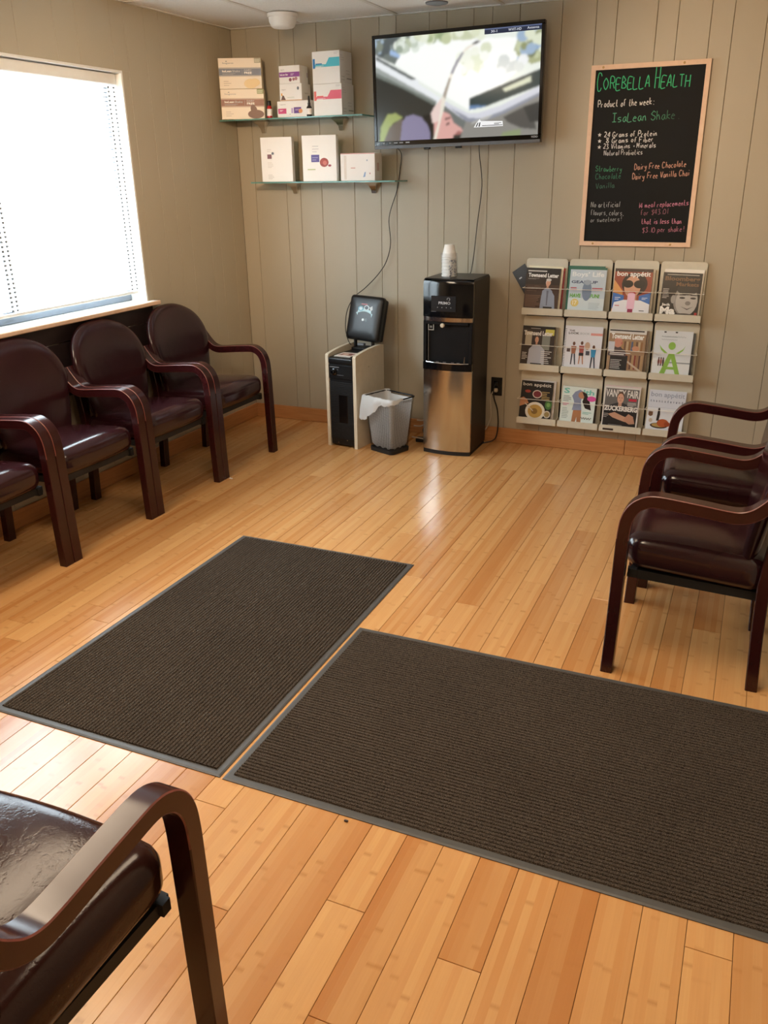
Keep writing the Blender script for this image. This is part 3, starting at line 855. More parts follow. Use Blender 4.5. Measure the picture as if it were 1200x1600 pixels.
def bokeh(n, x0, y0, x1, y1, cols, r0=.012, r1=.035):
    for _ in range(n):
        cx, cy, r = rb.uniform(x0, x1), rb.uniform(y0, y1), rb.uniform(r0, r1)
        bok.append((rb.choice(cols), [(cx+r*math.cos(2*PI*i/14), cy+1.7*r*math.sin(2*PI*i/14)) for i in range(14)]))
bokeh(26, -.02, .86, .17, 1.02, ['50585a', '6c7470', '8e9a98', 'a3b8cc', '7c8478'])
bokeh(14, .14, .86, .30, 1.02, ['c2ccbc', 'dfe6dc', '98a594', 'e9efe6'])
bokeh(26, .26, .94, .67, 1.03, ['a9b78c', 'c2caa2', 'dbe0c4', 'e6ebd8', '95a47c'])
bokeh(30, .86, .68, 1.02, .95, ['8f966c', 'a7ad83', 'c2c9a4', 'dde3cc', '9db4cc', '737c5c'])
bokeh(14, .53, .62, .70, .84, ['e6ebd8', 'f0f3e6', 'd9dfc4', 'f6f8f0'])
bokeh(10, .76, .58, .90, .72, ['dde2de', 'eceff0', 'd0d6d4'])
scr[11:11] = bok
gw, gh = 240, 136
img = raster(gw, gh, scr, 1.25)
sw, sh = W_-2*b_+.002, H_-b_-bb_+.002
me = bpy.data.meshes.new('screen')
xs = np.linspace(-sw/2, sw/2, gw); zs = np.linspace(-H_/2+bb_-.001, H_/2-b_+.001, gh)
GX, GZ = np.meshgrid(xs, zs)
vv = np.stack([GX.ravel(), np.full(gw*gh, -.0700), GZ.ravel()], 1)
idx = np.arange(gw*gh).reshape(gh, gw)
ff = np.stack([idx[:-1, :-1].ravel(), idx[:-1, 1:].ravel(), idx[1:, 1:].ravel(), idx[1:, :-1].ravel()], 1)
me.from_pydata(vv.tolist(), [], ff.tolist()); me.materials.append(M['screen'])
at = me.color_attributes.new('Col', 'FLOAT_COLOR', 'POINT')
at.data.foreach_set('color', np.concatenate([img.reshape(-1, 3), np.ones((gw*gh, 1))], 1).ravel())
so = bpy.data.objects.new('screen', me); C.objects.link(so); so.parent = tv
p = Print((-sw/2, -.0702, -H_/2+bb_), (sw, 0, 0), (0, 0, sh))
p.R(.673, .946, 1.0, 1.0, hx('1c2740')); p.R(.673, .985, 1.0, 1.0, hx('5a6688'))
p.T('30-1', .711, .958, .746, .979, hx('e8ecf4')); p.T('WVIT-HD', .811, .958, .885, .980, hx('e8ecf4')); p.T('Antenna', .918, .960, .984, .982, hx('e8ecf4'))
p.build('channel_bar', M['screen'], so)
p = Print((-sw/2, -.0702, -H_/2+bb_), (sw, 0, 0), (0, 0, sh))
p.poly([(.617, .094), (.632, .135), (.652, .172), (.66, .152), (.79, .143), (.793, .095)], hx('f2f2f2'))
p.poly([(.628, .10), (.640, .138), (.646, .138), (.636, .10)], hx('3a3a3a')); p.poly([(.645, .10), (.652, .140), (.658, .14), (.654, .10)], hx('3a3a3a'))
p.R(.668, .104, .79, .110, hx('3a3a3a')); p.lines(.74, .115, .785, .135, 2, hx('3a3a3a'))
p.build('station_logo', M['screen'], so)
p = Print((-W_/2, -.0752, -H_/2), (W_, 0, 0), (0, 0, bb_))
for xx in (.02, .055, .095, .125, .16, .20): p.R(xx, .66, xx+(.012 if xx < .1 else .024), .80, hx('a8adb4')); p.k -= 1
p.T('VIZIO', .945, .62, .982, .86, hx('c4c8ce'), .01)
p.build('lettering', M['print'], tv)

# ==================================================================== CHALKBOARD
cb = thing('chalkboard', 'framed black chalkboard covered in coloured chalk handwriting on the back wall', 'chalkboard', (2.245, -0.016, 1.218))
CBW, CBH = .600, .912
mb = MB(); mb.span((.015, -.001, .015), (CBW-.015, .014, CBH-.015)); mb.build('board', M['slate'], cb, smooth=False)
fw = .0235
mb = MB()
ro = [(0, 0), (CBW, 0), (CBW, CBH), (0, CBH)]; ri = [(fw, fw), (CBW-fw, fw), (CBW-fw, CBH-fw), (fw, CBH-fw)]
for k in range(4):
    a, b, c, d = ro[k], ro[(k+1) % 4], ri[(k+1) % 4], ri[k]
    mb = MB(); mb.loft([[(q[0], y, q[1]) for q in (a, b, c, d)] for y in (.015, -.008)]); mb.build('frame_rail', M['wood_frame'], cb, smooth=False)
for x, z in ((.062, CBH-.012), (CBW-.13, CBH-.012), (.075, .012), (CBW-.105, .012)):
    mb = MB(); mb.lathe([(.006, 0), (.006, .0015), (.003, .0025)], n=12, xf=Matrix.Translation((x, -.008, z)) @ Matrix.Rotation(PI/2, 4, 'X')); mb.build('screw', M['brass'], cb)
G = {  # one-stroke hand lettering; grid x 0..5, y 0..9, baseline 2, x-height 5.5, capitals to 8
'A': '02 28 42|14 34', 'B': '02 08 27 36 15 05|15 34 43 32 02', 'C': '47 38 18 06 04 12 32 43', 'D': '02 08 28 46 44 22 02', 'E': '48 08 02 42|05 35', 'F': '48 08 02|05 35', 'G': '47 28 06 03 22 42 44 24', 'H': '02 08|42 48|05 45', 'I': '08 48|28 22|02 42', 'L': '08 02 42', 'M': '02 08 24 48 42', 'N': '02 08 42 48', 'O': '28 06 04 22 44 46 28', 'P': '02 08 38 46 35 05', 'R': '02 08 38 46 35 05|25 42', 'S': '47 28 17 06 25 44 32 12 03', 'T': '08 48|28 22', 'V': '08 22 48',
'a': '35 15 03 12 22 35|35 33 42', 'b': '08 02 22 33 24 04', 'c': '35 15 03 12 32', 'd': '35 15 03 12 32|38 32', 'e': '04 34 25 15 03 12 32', 'f': '38 28 17 12|05 25', 'g': '35 15 03 12 33|35 30 10', 'h': '08 02|04 15 25 32', 'i': '15 12|17 17', 'k': '08 02|35 04 32', 'l': '18 12', 'm': '02 05|04 15 22|24 35 42', 'n': '02 05|04 15 25 32', 'o': '15 03 12 22 34 25 15', 'p': '05 00|05 25 34 22 03', 'r': '05 02|04 15 25', 's': '35 15 04 33 22 02', 't': '18 13 22 32|05 25', 'u': '05 03 12 22 35|35 32', 'v': '05 12 35', 'w': '05 12 24 32 45', 'y': '05 13 23|35 20 00', 'z': '05 35 02 32',
'0': '28 06 03 22 43 46 28', '1': '27 28 22', '2': '07 18 37 35 02 42', '3': '07 28 37 25 43 22 02', '4': '38 04 44|38 32', '7': '08 48 12', '8': '25 07 28 37 14 03 22 43 25', '9': '47 27 06 15 36|37 32', '.': '22 22', ',': '22 11', ':': '25 25|22 22', '!': '28 24|22 22', '+': '24 24 44|35 33', '$': '47 17 06 34 33 12 02|28 21',
}
def chalk_line(p, txt, x0, y0, x1, y1, cap, col, wd, caps=False, fade=None):
    adv = []
    for ch in txt:
        if ch == ' ': adv.append(3.2)
        elif ch in 'il.,:!1': adv.append(3.0)
        elif ch in 'mwMGCNO': adv.append(5.9)
        else: adv.append(5.2 if ch.isupper() or ch.isdigit() else 4.5)
    tot = sum(adv); r = random.Random(len(txt)*7+int(y0*1000)); X = 0.0; hs = cap/6.0; L = x1-x0
    for i, ch in enumerate(txt):
        if ch in G:
            big = 1.0
            if caps: big = 1.0 if ch == 'C' else (1.18 if (ch == 'H' and i < 12) else .66)
            jx, jy, sk = r.uniform(-.2, .2), r.uniform(-.35, .35), r.uniform(-.05, .12)
            cc = col
            if fade:
                f = max(0, (i/len(txt)-fade[0])/(1-fade[0])); cc = tuple(a*(1-f)+b*f for a, b in zip(col, fade[1]))
            for st in G[ch].split('|'):
                q = [(int(t[0]), int(t[1])) for t in st.split()]
                if len(q) > 2: q = [(a.x, a.y) for a in smooth_path([(a, b, 0) for a, b in q], 4)]
                if q[0] == q[-1] and len(q) == 2: q = [q[0], (q[0][0]+.35, q[0][1]+.35)]
                out = []
                for gx_, gy_ in q:
                    gx2 = X+.4+jx+gx_*.92+sk*(gy_-2); f = gx2/tot
                    out.append((x0+L*f, y0+(y1-y0)*f+((gy_-2)*big+jy)*hs))
                p.ribbon(out, wd, cc)
        X += adv[i]
    p.k += 1
CH = [
("COREBELLA HEALTH", 0.010, 0.768, 0.490, 0.767, 0.083, '4fdc98', .0042), ("Product of the week:", 0.024, 0.684, 0.316, 0.688, 0.031, 'f2f2ee', .0040), ("IsaLean Shake.", 0.105, 0.609, 0.450, 0.616, 0.042, '6cc89c', .0034),
("24 Grams of Protein", 0.070, 0.537, 0.347, 0.536, 0.025, 'f0f0ee', .0036), ("8 Grams of Fiber", 0.082, 0.508, 0.334, 0.509, 0.024, 'f0f0ee', .0036), ("23 Vitamins + Minerals", 0.070, 0.479, 0.347, 0.479, 0.024, 'eaeaea', .0034), ("Natural Probiotics", 0.075, 0.446, 0.281, 0.447, 0.024, 'd8d8d8', .0032),
("Strawberry", 0.037, 0.366, 0.181, 0.363, 0.027, '4d9a70', .0030), ("Chocolate", 0.039, 0.325, 0.180, 0.328, 0.027, '44866a', .0028), ("Vanilla", 0.045, 0.276, 0.150, 0.281, 0.027, '4a7a66', .0027),
("Dairy Free Chocolate", 0.245, 0.371, 0.512, 0.383, 0.028, 'e4b09a', .0032), ("Dairy Free Vanilla Chai", 0.238, 0.322, 0.534, 0.338, 0.028, 'e4b09a', .0032),
("No artificial", 0.026, 0.178, 0.187, 0.181, 0.027, 'b8bcbc', .0028), ("flavors, colors,", 0.028, 0.137, 0.211, 0.138, 0.027, 'aeb2b2', .0028), ("or sweetners!", 0.030, 0.099, 0.200, 0.108, 0.024, 'a4a8a8', .0026),
("14 meal replacements", 0.284, 0.175, 0.547, 0.191, 0.026, 'd88ca8', .0030), ("for $43.01", 0.300, 0.138, 0.445, 0.146, 0.026, 'a8707e', .0026), ("that is less than", 0.308, 0.092, 0.522, 0.097, 0.026, 'e094ae', .0031), ("$3.10 per shake!", 0.318, 0.048, 0.537, 0.057, 0.026, 'c07e92', .0027)]
for k, (s_, x0, y0, x1, y1, cap, col, wd) in enumerate(CH):
    p = Print((.0225, -.0012, .026), (1, 0, 0), (0, 0, 1))
    chalk_line(p, s_, x0, y0, x1, y1, cap, hx(col), wd, k == 0, (.45, hx('2e3634')) if k == 2 else None)
    p.build('chalk_writing', M['chalk'], cb)
p = Print((.0225, -.0012, .026), (1, 0, 0), (0, 0, 1))
for cx, cy in ((.045, .548), (.047, .517), (.048, .487)):
    p.poly([(cx+(.011 if i % 2 == 0 else .005)*math.sin(PI*i/5), cy+(.011 if i % 2 == 0 else .005)*math.cos(PI*i/5)) for i in range(10)], hx('eeeeea')); p.k -= 1
p.build('chalk_star', M['chalk'], cb)

# ==================================================================== GLASS SHELVES AND WHAT STANDS ON THEM
def glass_shelf(label, x0, x1, z, brackets, depth):
    t = thing('glass_shelf', label, 'shelf', ((x0+x1)/2, 0, z), 0, 'glass shelves in the corner')
    hw = (x1-x0)/2; th = .008; mb = MB()
    v = [(-hw, -.012, 0), (hw, -.012, 0), (hw, -depth, 0), (-hw, -depth, 0)]
    vs = [(a, b, -th) for a, b, _ in v]+[(a, b, 0) for a, b, _ in v]
    mb.put(vs, [(0, 1, 2, 3), (7, 6, 5, 4)]); mb.m(1).put(vs, [(0, 4, 5, 1), (1, 5, 6, 2), (2, 6, 7, 3), (3, 7, 4, 0)])
    mb.build('glass_pane', [M['shelf_glass'], M['glass_edge']], t, smooth=False)
    for bx in brackets:
        x = bx-(x0+x1)/2; mb = MB()
        rg = lambda w_, d, zz, y0=-.0005: [(x-w_/2, y0, zz), (x+w_/2, y0, zz), (x+w_/2*.92, y0-d, zz), (x-w_/2*.92, y0-d, zz)]
        mb.loft([rg(.030, .012, -.072), rg(.034, .020, -.05), rg(.052, .038, -.028), rg(.096, .062, -.0085)])
        mb.span((x-.048, -.034, .0005), (x+.048, -.0005, .010), .003)
        mb.build('bracket', M['brushed_chrome'], t, angle=25)
    return t
US, LS = 1.934, 1.575
glass_shelf('upper glass shelf in the corner holding carton boxes', .012, .985, US, (.205, .752), .212)
glass_shelf('lower glass shelf below, holding three white cartons', .205, 1.185, LS, (.412, .962), .205)

def box_thing(label, cx, cy, z, rz, w_, d, h, art, side=None, group='cartons on the glass shelves', m_='white_card'):
    """carton: origin at the middle of the front bottom edge; faces -y before turning"""
    t = thing('product_box', label, 'box', (cx, cy, z+.0006), rz, group)
    mb = MB(); mb.span((-w_/2, 0, 0), (w_/2, d, h), .0012); mb.build('carton', M[m_], t, smooth=False)
    p = Print((-w_/2+.001, -.0002, .001), (w_-.002, 0, 0), (0, 0, h-.002)); art(p); p.build('front_print', M['print'], t)
    if side:
        p = Print((w_/2+.0002, .001, .001), (0, d-.002, 0), (0, 0, h-.002)); side(p); p.build('side_print', M['print'], t)
    return t
WH, GRY, DK = hx('fdfcfa'), hx('8d8d90'), hx('55565c')
def art_shake(band, food, foodcol, chip):
    def f(p):
        p.R(0, 0, 1, 1, hx('f6ead8')); p.R(0, .40, 1, .70, tuple(a*.55+b*.45 for a, b in zip(band, hx('f6ead8')))); p.R(0, .44, 1, .66, band)
        p.T('Isagenix', .10, .80, .36, .87, GRY); p.E(.19, .90, .02, .015, GRY)
        p.T('IsaLean', .08, .545, .30, .615, WH, .03); p.T('Shake', .32, .545, .50, .615, hx('cfd3d8'))
        p.T('DAIRY', .60, .58, .78, .635, hx('d8dade')); p.T('FREE', .60, .48, .78, .555, WH, .03)
        p.R(.55, .46, .554, .64, hx('c0c4ca')); p.lines(.08, .47, .46, .52, 2, hx('c8ccd2'), .3, 3)
        for q in food: p.E(*q, foodcol)
        p.R(.85, .84, 1, 1, chip); p.lines(.86, .87, .99, .98, 3, hx('f0eed8'), .35, 5)
        p.lines(.10, .10, .28, .30, 3, hx('cbbf b0'.replace(' ', '')), .3, 8)
    return f
tilt = math.radians(25)
fc, fs_ = math.cos(tilt), math.sin(tilt)
BX, BY = .178, -.196
box_thing('cream meal shake carton with brown band and chocolate picture, bottom of the corner stack', BX, BY, US, tilt, .262, .095, .166,
          art_shake(hx('8d5440'), [(.80, .16, .19, .15), (.74, .35, .06, .14), (.78, .30, .05, .12)], hx('6a3826'), hx('8f9a5c')), m_='kraft')
box_thing('cream meal shake carton with blue grey band, on top of the corner stack', BX-.006, BY+.003, US+.1675, tilt, .256, .095, .166,
          art_shake(hx('66738a'), [(.74, .16, .16, .16), (.84, .20, .12, .13)], hx('f0d49c'), hx('a9a68c')), m_='kraft')
def art_low(p):
    p.R(0, 0, 1, 1, WH); p.T('Isagenix', .08, .76, .26, .83, GRY); p.R(.02, .22, .27, .55, hx('d64f86')); p.lines(.07, .38, .18, .48, 2, WH, .5)
    p.R(.42, .24, .48, .56, hx('c9b4dc')); p.R(.50, .22, .72, .60, hx('6a3f92')); p.E(.70, .36, .06, .14, hx('e29a62')); p.lines(.54, .4, .68, .52, 2, hx('c9b4dc')); p.E(.38, .18, .012, .02, DK)
box_thing('low white carton with pink and purple blocks on the upper shelf', .528, -.190, US, 0, .226, .13, .088, art_low)
def art_pl(p):
    p.R(0, 0, 1, 1, WH); p.T('Isagenix', .08, .62, .28, .70, GRY); p.R(.05, .30, .12, .45, hx('e8a860')); p.poly([(.04, .05), (.26, .05), (.18, .30), (.12, .34)], hx('6a5048')); p.E(.84, .72, .05, .10, hx('7c8490')); p.lines(.34, .18, .82, .24, 1, hx('cfd6c8')); p.R(0, 0, 1, .05, hx('f0cba8'))
def art_pu(p):
    p.R(0, 0, 1, 1, WH); p.T('Isagenix', .08, .74, .26, .82, GRY); p.R(0, .36, 1, .64, hx('9a56a6')); p.T('IsaLean Bar', .04, .45, .44, .56, WH, .03); p.lines(.56, .45, .74, .58, 2, hx('e8d6ee')); p.E(.54, .20, .07, .10, hx('96606a')); p.E(.70, .22, .06, .09, hx('b58088')); p.E(.82, .25, .07, .10, hx('c09098'))
def side_plain(p):
    p.R(0, 0, 1, 1, hx('f3ece0')); p.R(.10, .36, .12, .64, hx('9a56a6')); p.R(.88, .36, .94, .64, hx('8a5a92'))
def side_plain2(p):
    p.R(0, 0, 1, 1, hx('f3ece0')); p.lines(.3, .4, .8, .5, 2, hx('c8bba8'))
box_thing('white carton with fruit picture in the middle of the upper shelf stack', .505, -.178, US+.0895, .02, .148, .115, .092, art_pl, side_plain2)
box_thing('white bar carton with purple band, topmost of the middle stack', .500, -.176, US+.1822, .02, .138, .105, .095, art_pu, side_plain)
def art_tall(band, c2, lbl):
    def f(p):
        p.R(0, 0, 1, 1, WH)
        p.R(.02, .52, 1, .80, band); p.poly([(.02, .60), (.5, .60), (.62, .80), (.02, .80)], WH); p.R(.02, .48, .10, .78, c2); p.lines(.12, .60, .48, .655, 1, c2, .6); p.lines(.12, .52, .44, .57, 2, WH); p.lines(.80, .90, .98, .98, 3, hx('c9c9cc'), .25)
    return f
def side_tall(p):
    p.R(0, 0, 1, 1, hx('e2e2e4')); p.lines(.05, .72, .36, .93, 3, hx('aeb0b4'), .12, 2); p.lines(.5, .30, .95, .50, 2, hx('aeb0b4'), .12, 4); p.lines(.1, .1, .4, .3, 2, hx('aeb0b4'), .15, 6); p.R(.55, .14, .96, .18, hx('9c9ea2'))
box_thing('tall white carton with coral pink band on the upper shelf by the television', .756, -.192, US, -.02, .186, .155, .1675, art_tall(hx('e8657c'), hx('ee7a70'), 'Cleanse'), side_tall)
box_thing('tall white carton with turquoise band stacked beside the television', .752, -.192, US+.1685, -.03, .180, .15, .1675, art_tall(hx('58cbe0'), hx('3a86cc'), 'IsaLean'), side_tall)
def art_l1(p):
    p.R(0, 0, 1, 1, WH); p.R(.20, .52, .34, .62, hx('8c5f66')); p.E(.38, .64, .04, .03, hx('5b5b66')); p.lines(.20, .68, .34, .76, 2, hx('d4d0cc'), .25); p.lines(.20, .06, .40, .18, 4, hx('cfcac4'), .3); p.lines(.20, .32, .40, .46, 4, hx('d9d5d0'), .25)
def art_l2(p):
    p.R(0, 0, 1, 1, WH); p.R(.26, .42, .50, .58, hx('5a4a9a')); p.lines(.29, .46, .47, .56, 2, hx('a79fd0'), .3); p.E(.64, .41, .13, .10, hx('a53f34')); p.R(.53, .38, .75, .47, hx('b84a3c')); p.E(.66, .40, .06, .05, hx('d8786a')); p.E(.80, .34, .05, .025, hx('a03a50')); p.lines(.14, .25, .50, .29, 1, hx('a9c06a'), .4); p.lines(.30, .64, .5, .82, 3, hx('b9b9c4'), .15)
def art_l3(p):
    p.R(0, 0, 1, 1, hx('faf4ee')); p.R(.10, .04, .17, .92, hx('e8dcd0')); p.lines(.30, .45, .50, .52, 1, hx('e0a49a')); p.poly([(.66, .12), (.72, .14), (.74, .32), (.70, .30)], hx('8fa9d0')); p.E(.78, .74, .02, .03, hx('b4b8c4')); p.E(.86, .26, .02, .03, hx('d0a0a0')); p.R(0, .975, 1, 1, hx('e8a49c'))
def side_l3(p):
    p.R(0, 0, 1, 1, hx('efe8e2')); p.R(.28, .35, .58, .65, hx('d8b8b4'))
box_thing('plain white tall carton with tiny picture, first on the lower shelf', .388, -.185, LS, .10, .208, .035, .253, art_l1)
box_thing('white carton with a purple tub and red glass picture on the lower shelf', .683, -.185, LS, .08, .222, .035, .256, art_l2)
box_thing('short white carton with pale pink edge, last on the lower shelf', .936, -.185, LS, .02, .222, .11, .152, art_l3, side_l3)

t = thing('energy_shot_bottle', 'small red bottle with black cap on the upper glass shelf', 'bottle', (.357, -.185, US+.0006))
mb = MB(); mb.lathe([(.013, 0), (.0155, .003), (.0155, .055), (.013, .064), (.009, .070)], n=20); mb.build('body', M['red'], t)
mb = MB(); mb.lathe([(.0115, .068), (.012, .072), (.012, .092), (.010, .095)], n=18); mb.build('cap', M['black'], t)
mb = MB(); mb.lathe([(.0157, .012), (.0157, .05)], n=20); mb.build('white_label', M['white_card'], t)
t = thing('dropper_bottle', 'dark dropper bottle with white label on the upper glass shelf', 'bottle', (.632, -.2015+.012, US+.0006))
t.location = (.634, -.196, US+.0006)
mb = MB(); mb.lathe([(.014, 0), (.0165, .003), (.0165, .045), (.012, .054), (.007, .058)], n=20); mb.build('body', M['amber'], t)
mb = MB(); mb.lathe([(.0085, .056), (.0085, .072), (.006, .074), (.006, .09), (.0045, .106), (.002, .110)], n=16); mb.build('dropper_cap', M['black'], t)
mb = MB(); mb.lathe([(.0168, .010), (.0168, .042)], n=20); mb.build('white_label', M['white_card'], t)
# boxes behind the dropper would overlap it: the low carton stops short of it
# ==================================================================== MAGAZINE RACK
rack = thing('magazine_rack', 'beige wall rack of twelve magazine pockets with white wires', 'magazine rack', (1.945, -0.001, 0.165))
PX, PZ, PWD = .2537, .3325, .243
mb = MB()
for k in range(4): mb.span((k*PX+.06, -.010, .04), (k*PX+.075, -.001, .95)); mb.span((k*PX+.17, -.010, .04), (k*PX+.185, -.001, .95))
mb.span((.01, -.004, .03), (3*PX+PWD-.01, -.001, .96))
mb.build('back_rails', M['matte_black'], rack, smooth=False)
for r in range(3):
    for c in range(4):
        ox, oz = c*PX, r*PZ; mb = MB()
        # back sheet with rounded top corners
        n = 5; rr = .018; w_ = PWD; h0, h1 = .0, .312; pts = [(0, h0), (w_, h0)]
        pts += [(w_-rr+rr*math.cos(a), h1-rr+rr*math.sin(a)) for a in [PI/2*i/n for i in range(n+1)]]
        pts += [(rr-rr*math.sin(a), h1-rr+rr*math.cos(a)) for a in [PI/2*i/n for i in range(n+1)]]
        mb.loft([[(ox+x, y, oz+z) for x, z in pts] for y in (-.014, -.018)])
        pk = mb.build('pocket', M['beige'], rack, smooth=False)
        mb = MB()   # tray: floor, side cheeks and front lip
        mb.span((ox, -.090, oz-.004), (ox+w_, -.0185, oz-.001))
        lip = [(0, -.004), (w_, -.004), (w_, .031), (w_-.006, .036), (.006, .036), (0, .031)]
        mb.loft([[(ox+x, y, oz+z) for x, z in lip] for y in (-.088, -.091)])
        for xx in (.001, w_-.004): mb.span((ox+xx, -.088, oz-.001), (ox+xx+.003, -.0185, oz+.03))
        mb.build('tray', M['beige'], pk, smooth=False)
        mb = MB(); z = oz+.150
        mb.tube(smooth_path([(ox+.004, -.018, z+.004), (ox+.001, -.06, z), (ox-.002, -.0835, z-.001), (ox+.012, -.0845, z-.001), (ox+w_/2, -.0845, z), (ox+w_-.008, -.0845, z-.001), (ox+w_+.003, -.0835, z-.001), (ox+w_, -.06, z), (ox+w_-.004, -.018, z+.004)], 4), .0016, 6)
        mb.build('wire', M['wire'], pk)
mb = MB(); mb.span((2*PX+.022, -.0925, .006), (2*PX+.084, -.0912, .017)); mb.build('name_plate', M['dark_trim'], rack, smooth=False)

def magazine(row, col, w_, h, dx, art, label, thick=.006, yb=-.080, lean=.050, rz=0.0, name='magazine', spine=None, edge='paper'):
    ox = 1.945+col*PX+dx; oz = .165+row*PZ+.0005
    t = thing(name, label, 'magazine', (ox+w_/2, yb, oz), 0, 'magazines in the wall rack')
    t.rotation_euler = (-math.atan2(lean, h), rz, 0)
    mb = MB(); mb.span((-w_/2, 0, 0), (w_/2, thick, h)); mb.build('pages', M[edge], t, smooth=False)
    p = Print((-w_/2, -.0002, .028), (w_, 0, 0), (0, 0, h-.028)); art(p); p.build('front_cover', M['print'], t)
    if spine:
        p = Print((w_/2+.0002, 0, 0), (0, thick, 0), (0, 0, h)); p.R(0, 0, 1, 1, spine); p.build('side_edge', M['print'], t)
    return t
SKIN = hx('d8a488')
def man(p, cx, cy, sz, shirt, hair, skin=SKIN, body=True):
    if body:
        p.poly([(cx-1.9*sz, cy-5.2*sz), (cx-1.7*sz, cy-2.2*sz), (cx-.5*sz, cy-1.3*sz), (cx+.5*sz, cy-1.3*sz), (cx+1.7*sz, cy-2.2*sz), (cx+2.0*sz, cy-5.2*sz)], shirt)
    p.R(cx-.35*sz, cy-1.5*sz, cx+.35*sz, cy-.6*sz, tuple(c*.8 for c in skin))
    p.E(cx, cy+.15*sz, .74*sz, 1.0*sz, hair); p.E(cx, cy-.08*sz, .66*sz, .92*sz, skin)
    for s_ in (-1, 1): p.E(cx+s_*.26*sz, cy+.05*sz, .10*sz, .07*sz, hx('4a3a34')); p.k -= 1
    p.k += 1; p.R(cx-.22*sz, cy-.5*sz, cx+.22*sz, cy-.42*sz, hx('a8685c')); p.E(cx, cy-.18*sz, .09*sz, .13*sz, tuple(c*.85 for c in skin))
def a11(p):
    p.R(0, 0, 1, 1, hx('4a3428')); p.R(0, .86, 1, 1, hx('1d1a1a')); p.R(0, .60, 1, .86, hx('33271f')); p.R(.05, .91, .60, .94, hx('cfcac4')); p.lines(.04, .06, .52, .36, 8, hx('8a6b54'), .35)
    p.lines(.06, .44, .5, .58, 3, hx('77604e'), .25); p.E(.34, .53, .10, .05, hx('5c4636'))
    man(p, .66, .64, .085, hx('9aa4b8'), hx('d9d6d0')); p.poly([(.48, 0), (.50, .34), (.56, .46), (.78, .46), (.88, .34), (.92, 0)], hx('98a3b8')); p.poly([(.64, .46), (.70, .46), (.69, .10), (.66, .10)], hx('6e7484')); p.R(.58, .0, .84, .07, hx('2a2826')); p.E(.68, .655, .06, .075, SKIN); p.E(.68, .72, .075, .035, hx('d9d6d0'))
    p.T('Townsend Letter', .07, .775, .95, .875, hx('f4f2ee'), .04); p.lines(.07, .725, .42, .75, 2, hx('c9c2ba'), .4)
def a12(p):
    p.R(0, 0, 1, 1, hx('c6d6e2')); p.R(0, 0, 1, .30, hx('d9e6ea')); p.R(.0, .95, 1, 1, hx('2f6b58'))
    p.T('Boys’ Life', .06, .76, .94, .90, hx('eef4f8'), .03); p.T('GEAR UP', .05, .635, .78, .70, hx('3b4a70'), .03)
    p.lines(.04, .48, .30, .56, 2, hx('b8404a'), .55, 4); p.lines(.64, .48, .95, .56, 2, hx('b8404a'), .55, 6)
    p.T('HAVE', .04, .31, .34, .40, hx('69b544'), .04); p.T('FUN!', .60, .31, .86, .40, hx('69b544'), .04); p.E(.19, .19, .11, .09, hx('ead27a')); p.T('17', .13, .14, .25, .24, hx('fff8e0'), .03)
    p.E(.50, .47, .13, .23, hx('7d8fa8')); p.E(.50, .66, .09, .06, hx('a6b4c4')); p.lines(.58, .06, .94, .22, 5, hx('a9b8c0'), .25, 3)
def a13(p):
    p.R(0, 0, 1, 1, hx('9c4a34')); p.poly([(0, .75), (.25, .5), (.30, 0), (0, 0)], hx('e0a060')); p.poly([(0, .10), (0, .46), (.30, .40), (.30, .10)], hx('3f74c0')); p.poly([(.70, .10), (.70, .40), (1, .48), (1, .10)], hx('3f74c0'))
    p.R(0, .93, 1, 1, hx('3a2420')); p.E(.55, .66, .34, .26, hx('2a1a18')); p.E(.50, .60, .22, .24, SKIN); p.R(.40, .22, .64, .42, hx('c48a6e')); p.poly([(0, 0), (.05, .24), (.30, .30), (.75, .30), (1, .22), (1, 0)], hx('eef0f6'))
    p.E(.38, .66, .14, .085, hx('17110f')); p.E(.68, .66, .15, .09, hx('17110f')); p.E(.52, .455, .09, .035, hx('c0303a')); p.R(.40, .10, .60, .42, hx('f2c6de')); p.E(.50, .42, .10, .05, hx('f2c6de')); p.R(.43, .02, .57, .10, hx('a02858'))
    p.T('bon appétit', .06, .80, .95, .94, hx('fbf9f6'), .02); p.lines(.06, .30, .22, .38, 2, hx('cfe0f4')); p.lines(.78, .32, .94, .38, 2, hx('cfe0f4')); p.lines(.08, .16, .26, .20, 1, hx('d06070')); p.lines(.74, .06, .94, .10, 1, hx('59606c'))
def a14(p):
    p.R(0, 0, 1, 1, hx('1a1716')); p.R(.10, .945, .92, .955, hx('e8e4de'))
    p.poly([(.10, 0), (.30, .30), (.28, .52), (1, .60), (1, .05), (.7, 0)], hx('242120')); p.E(.65, .36, .31, .36, hx('8f8c89')); p.E(.68, .34, .28, .33, hx('b9b6b2')); p.E(.67, .62, .27, .13, hx('2c2928')); p.E(.33, .38, .06, .10, hx('9d9a96'))
    for q in (.56, .84): p.E(q, .42, .075, .022, hx('2a2727')); p.R(q-.08, .48, q+.08, .50, hx('4a4644'))
    p.E(.72, .30, .07, .05, hx('85817e')); p.poly([(.54, .22), (.72, .17), (.88, .23), (.72, .145)], hx('4a4442')); p.E(.66, .03, .22, .03, hx('3a3634'))
    p.T('Bloomberg', .06, .78, .95, .91, hx('7a5a3e'), .03); p.T('Markets', .36, .69, .94, .78, hx('7a5a3e'), .03); p.lines(.04, .40, .22, .64, 7, hx('cfcbc6'), .35); p.T('Jack', .05, .20, .28, .28, hx('f8f6f2'), .03); p.T('Ma', .02, .02, .42, .20, hx('f8f6f2'), .05)
    p.R(.92, .02, .985, .09, hx('b02a2a'))
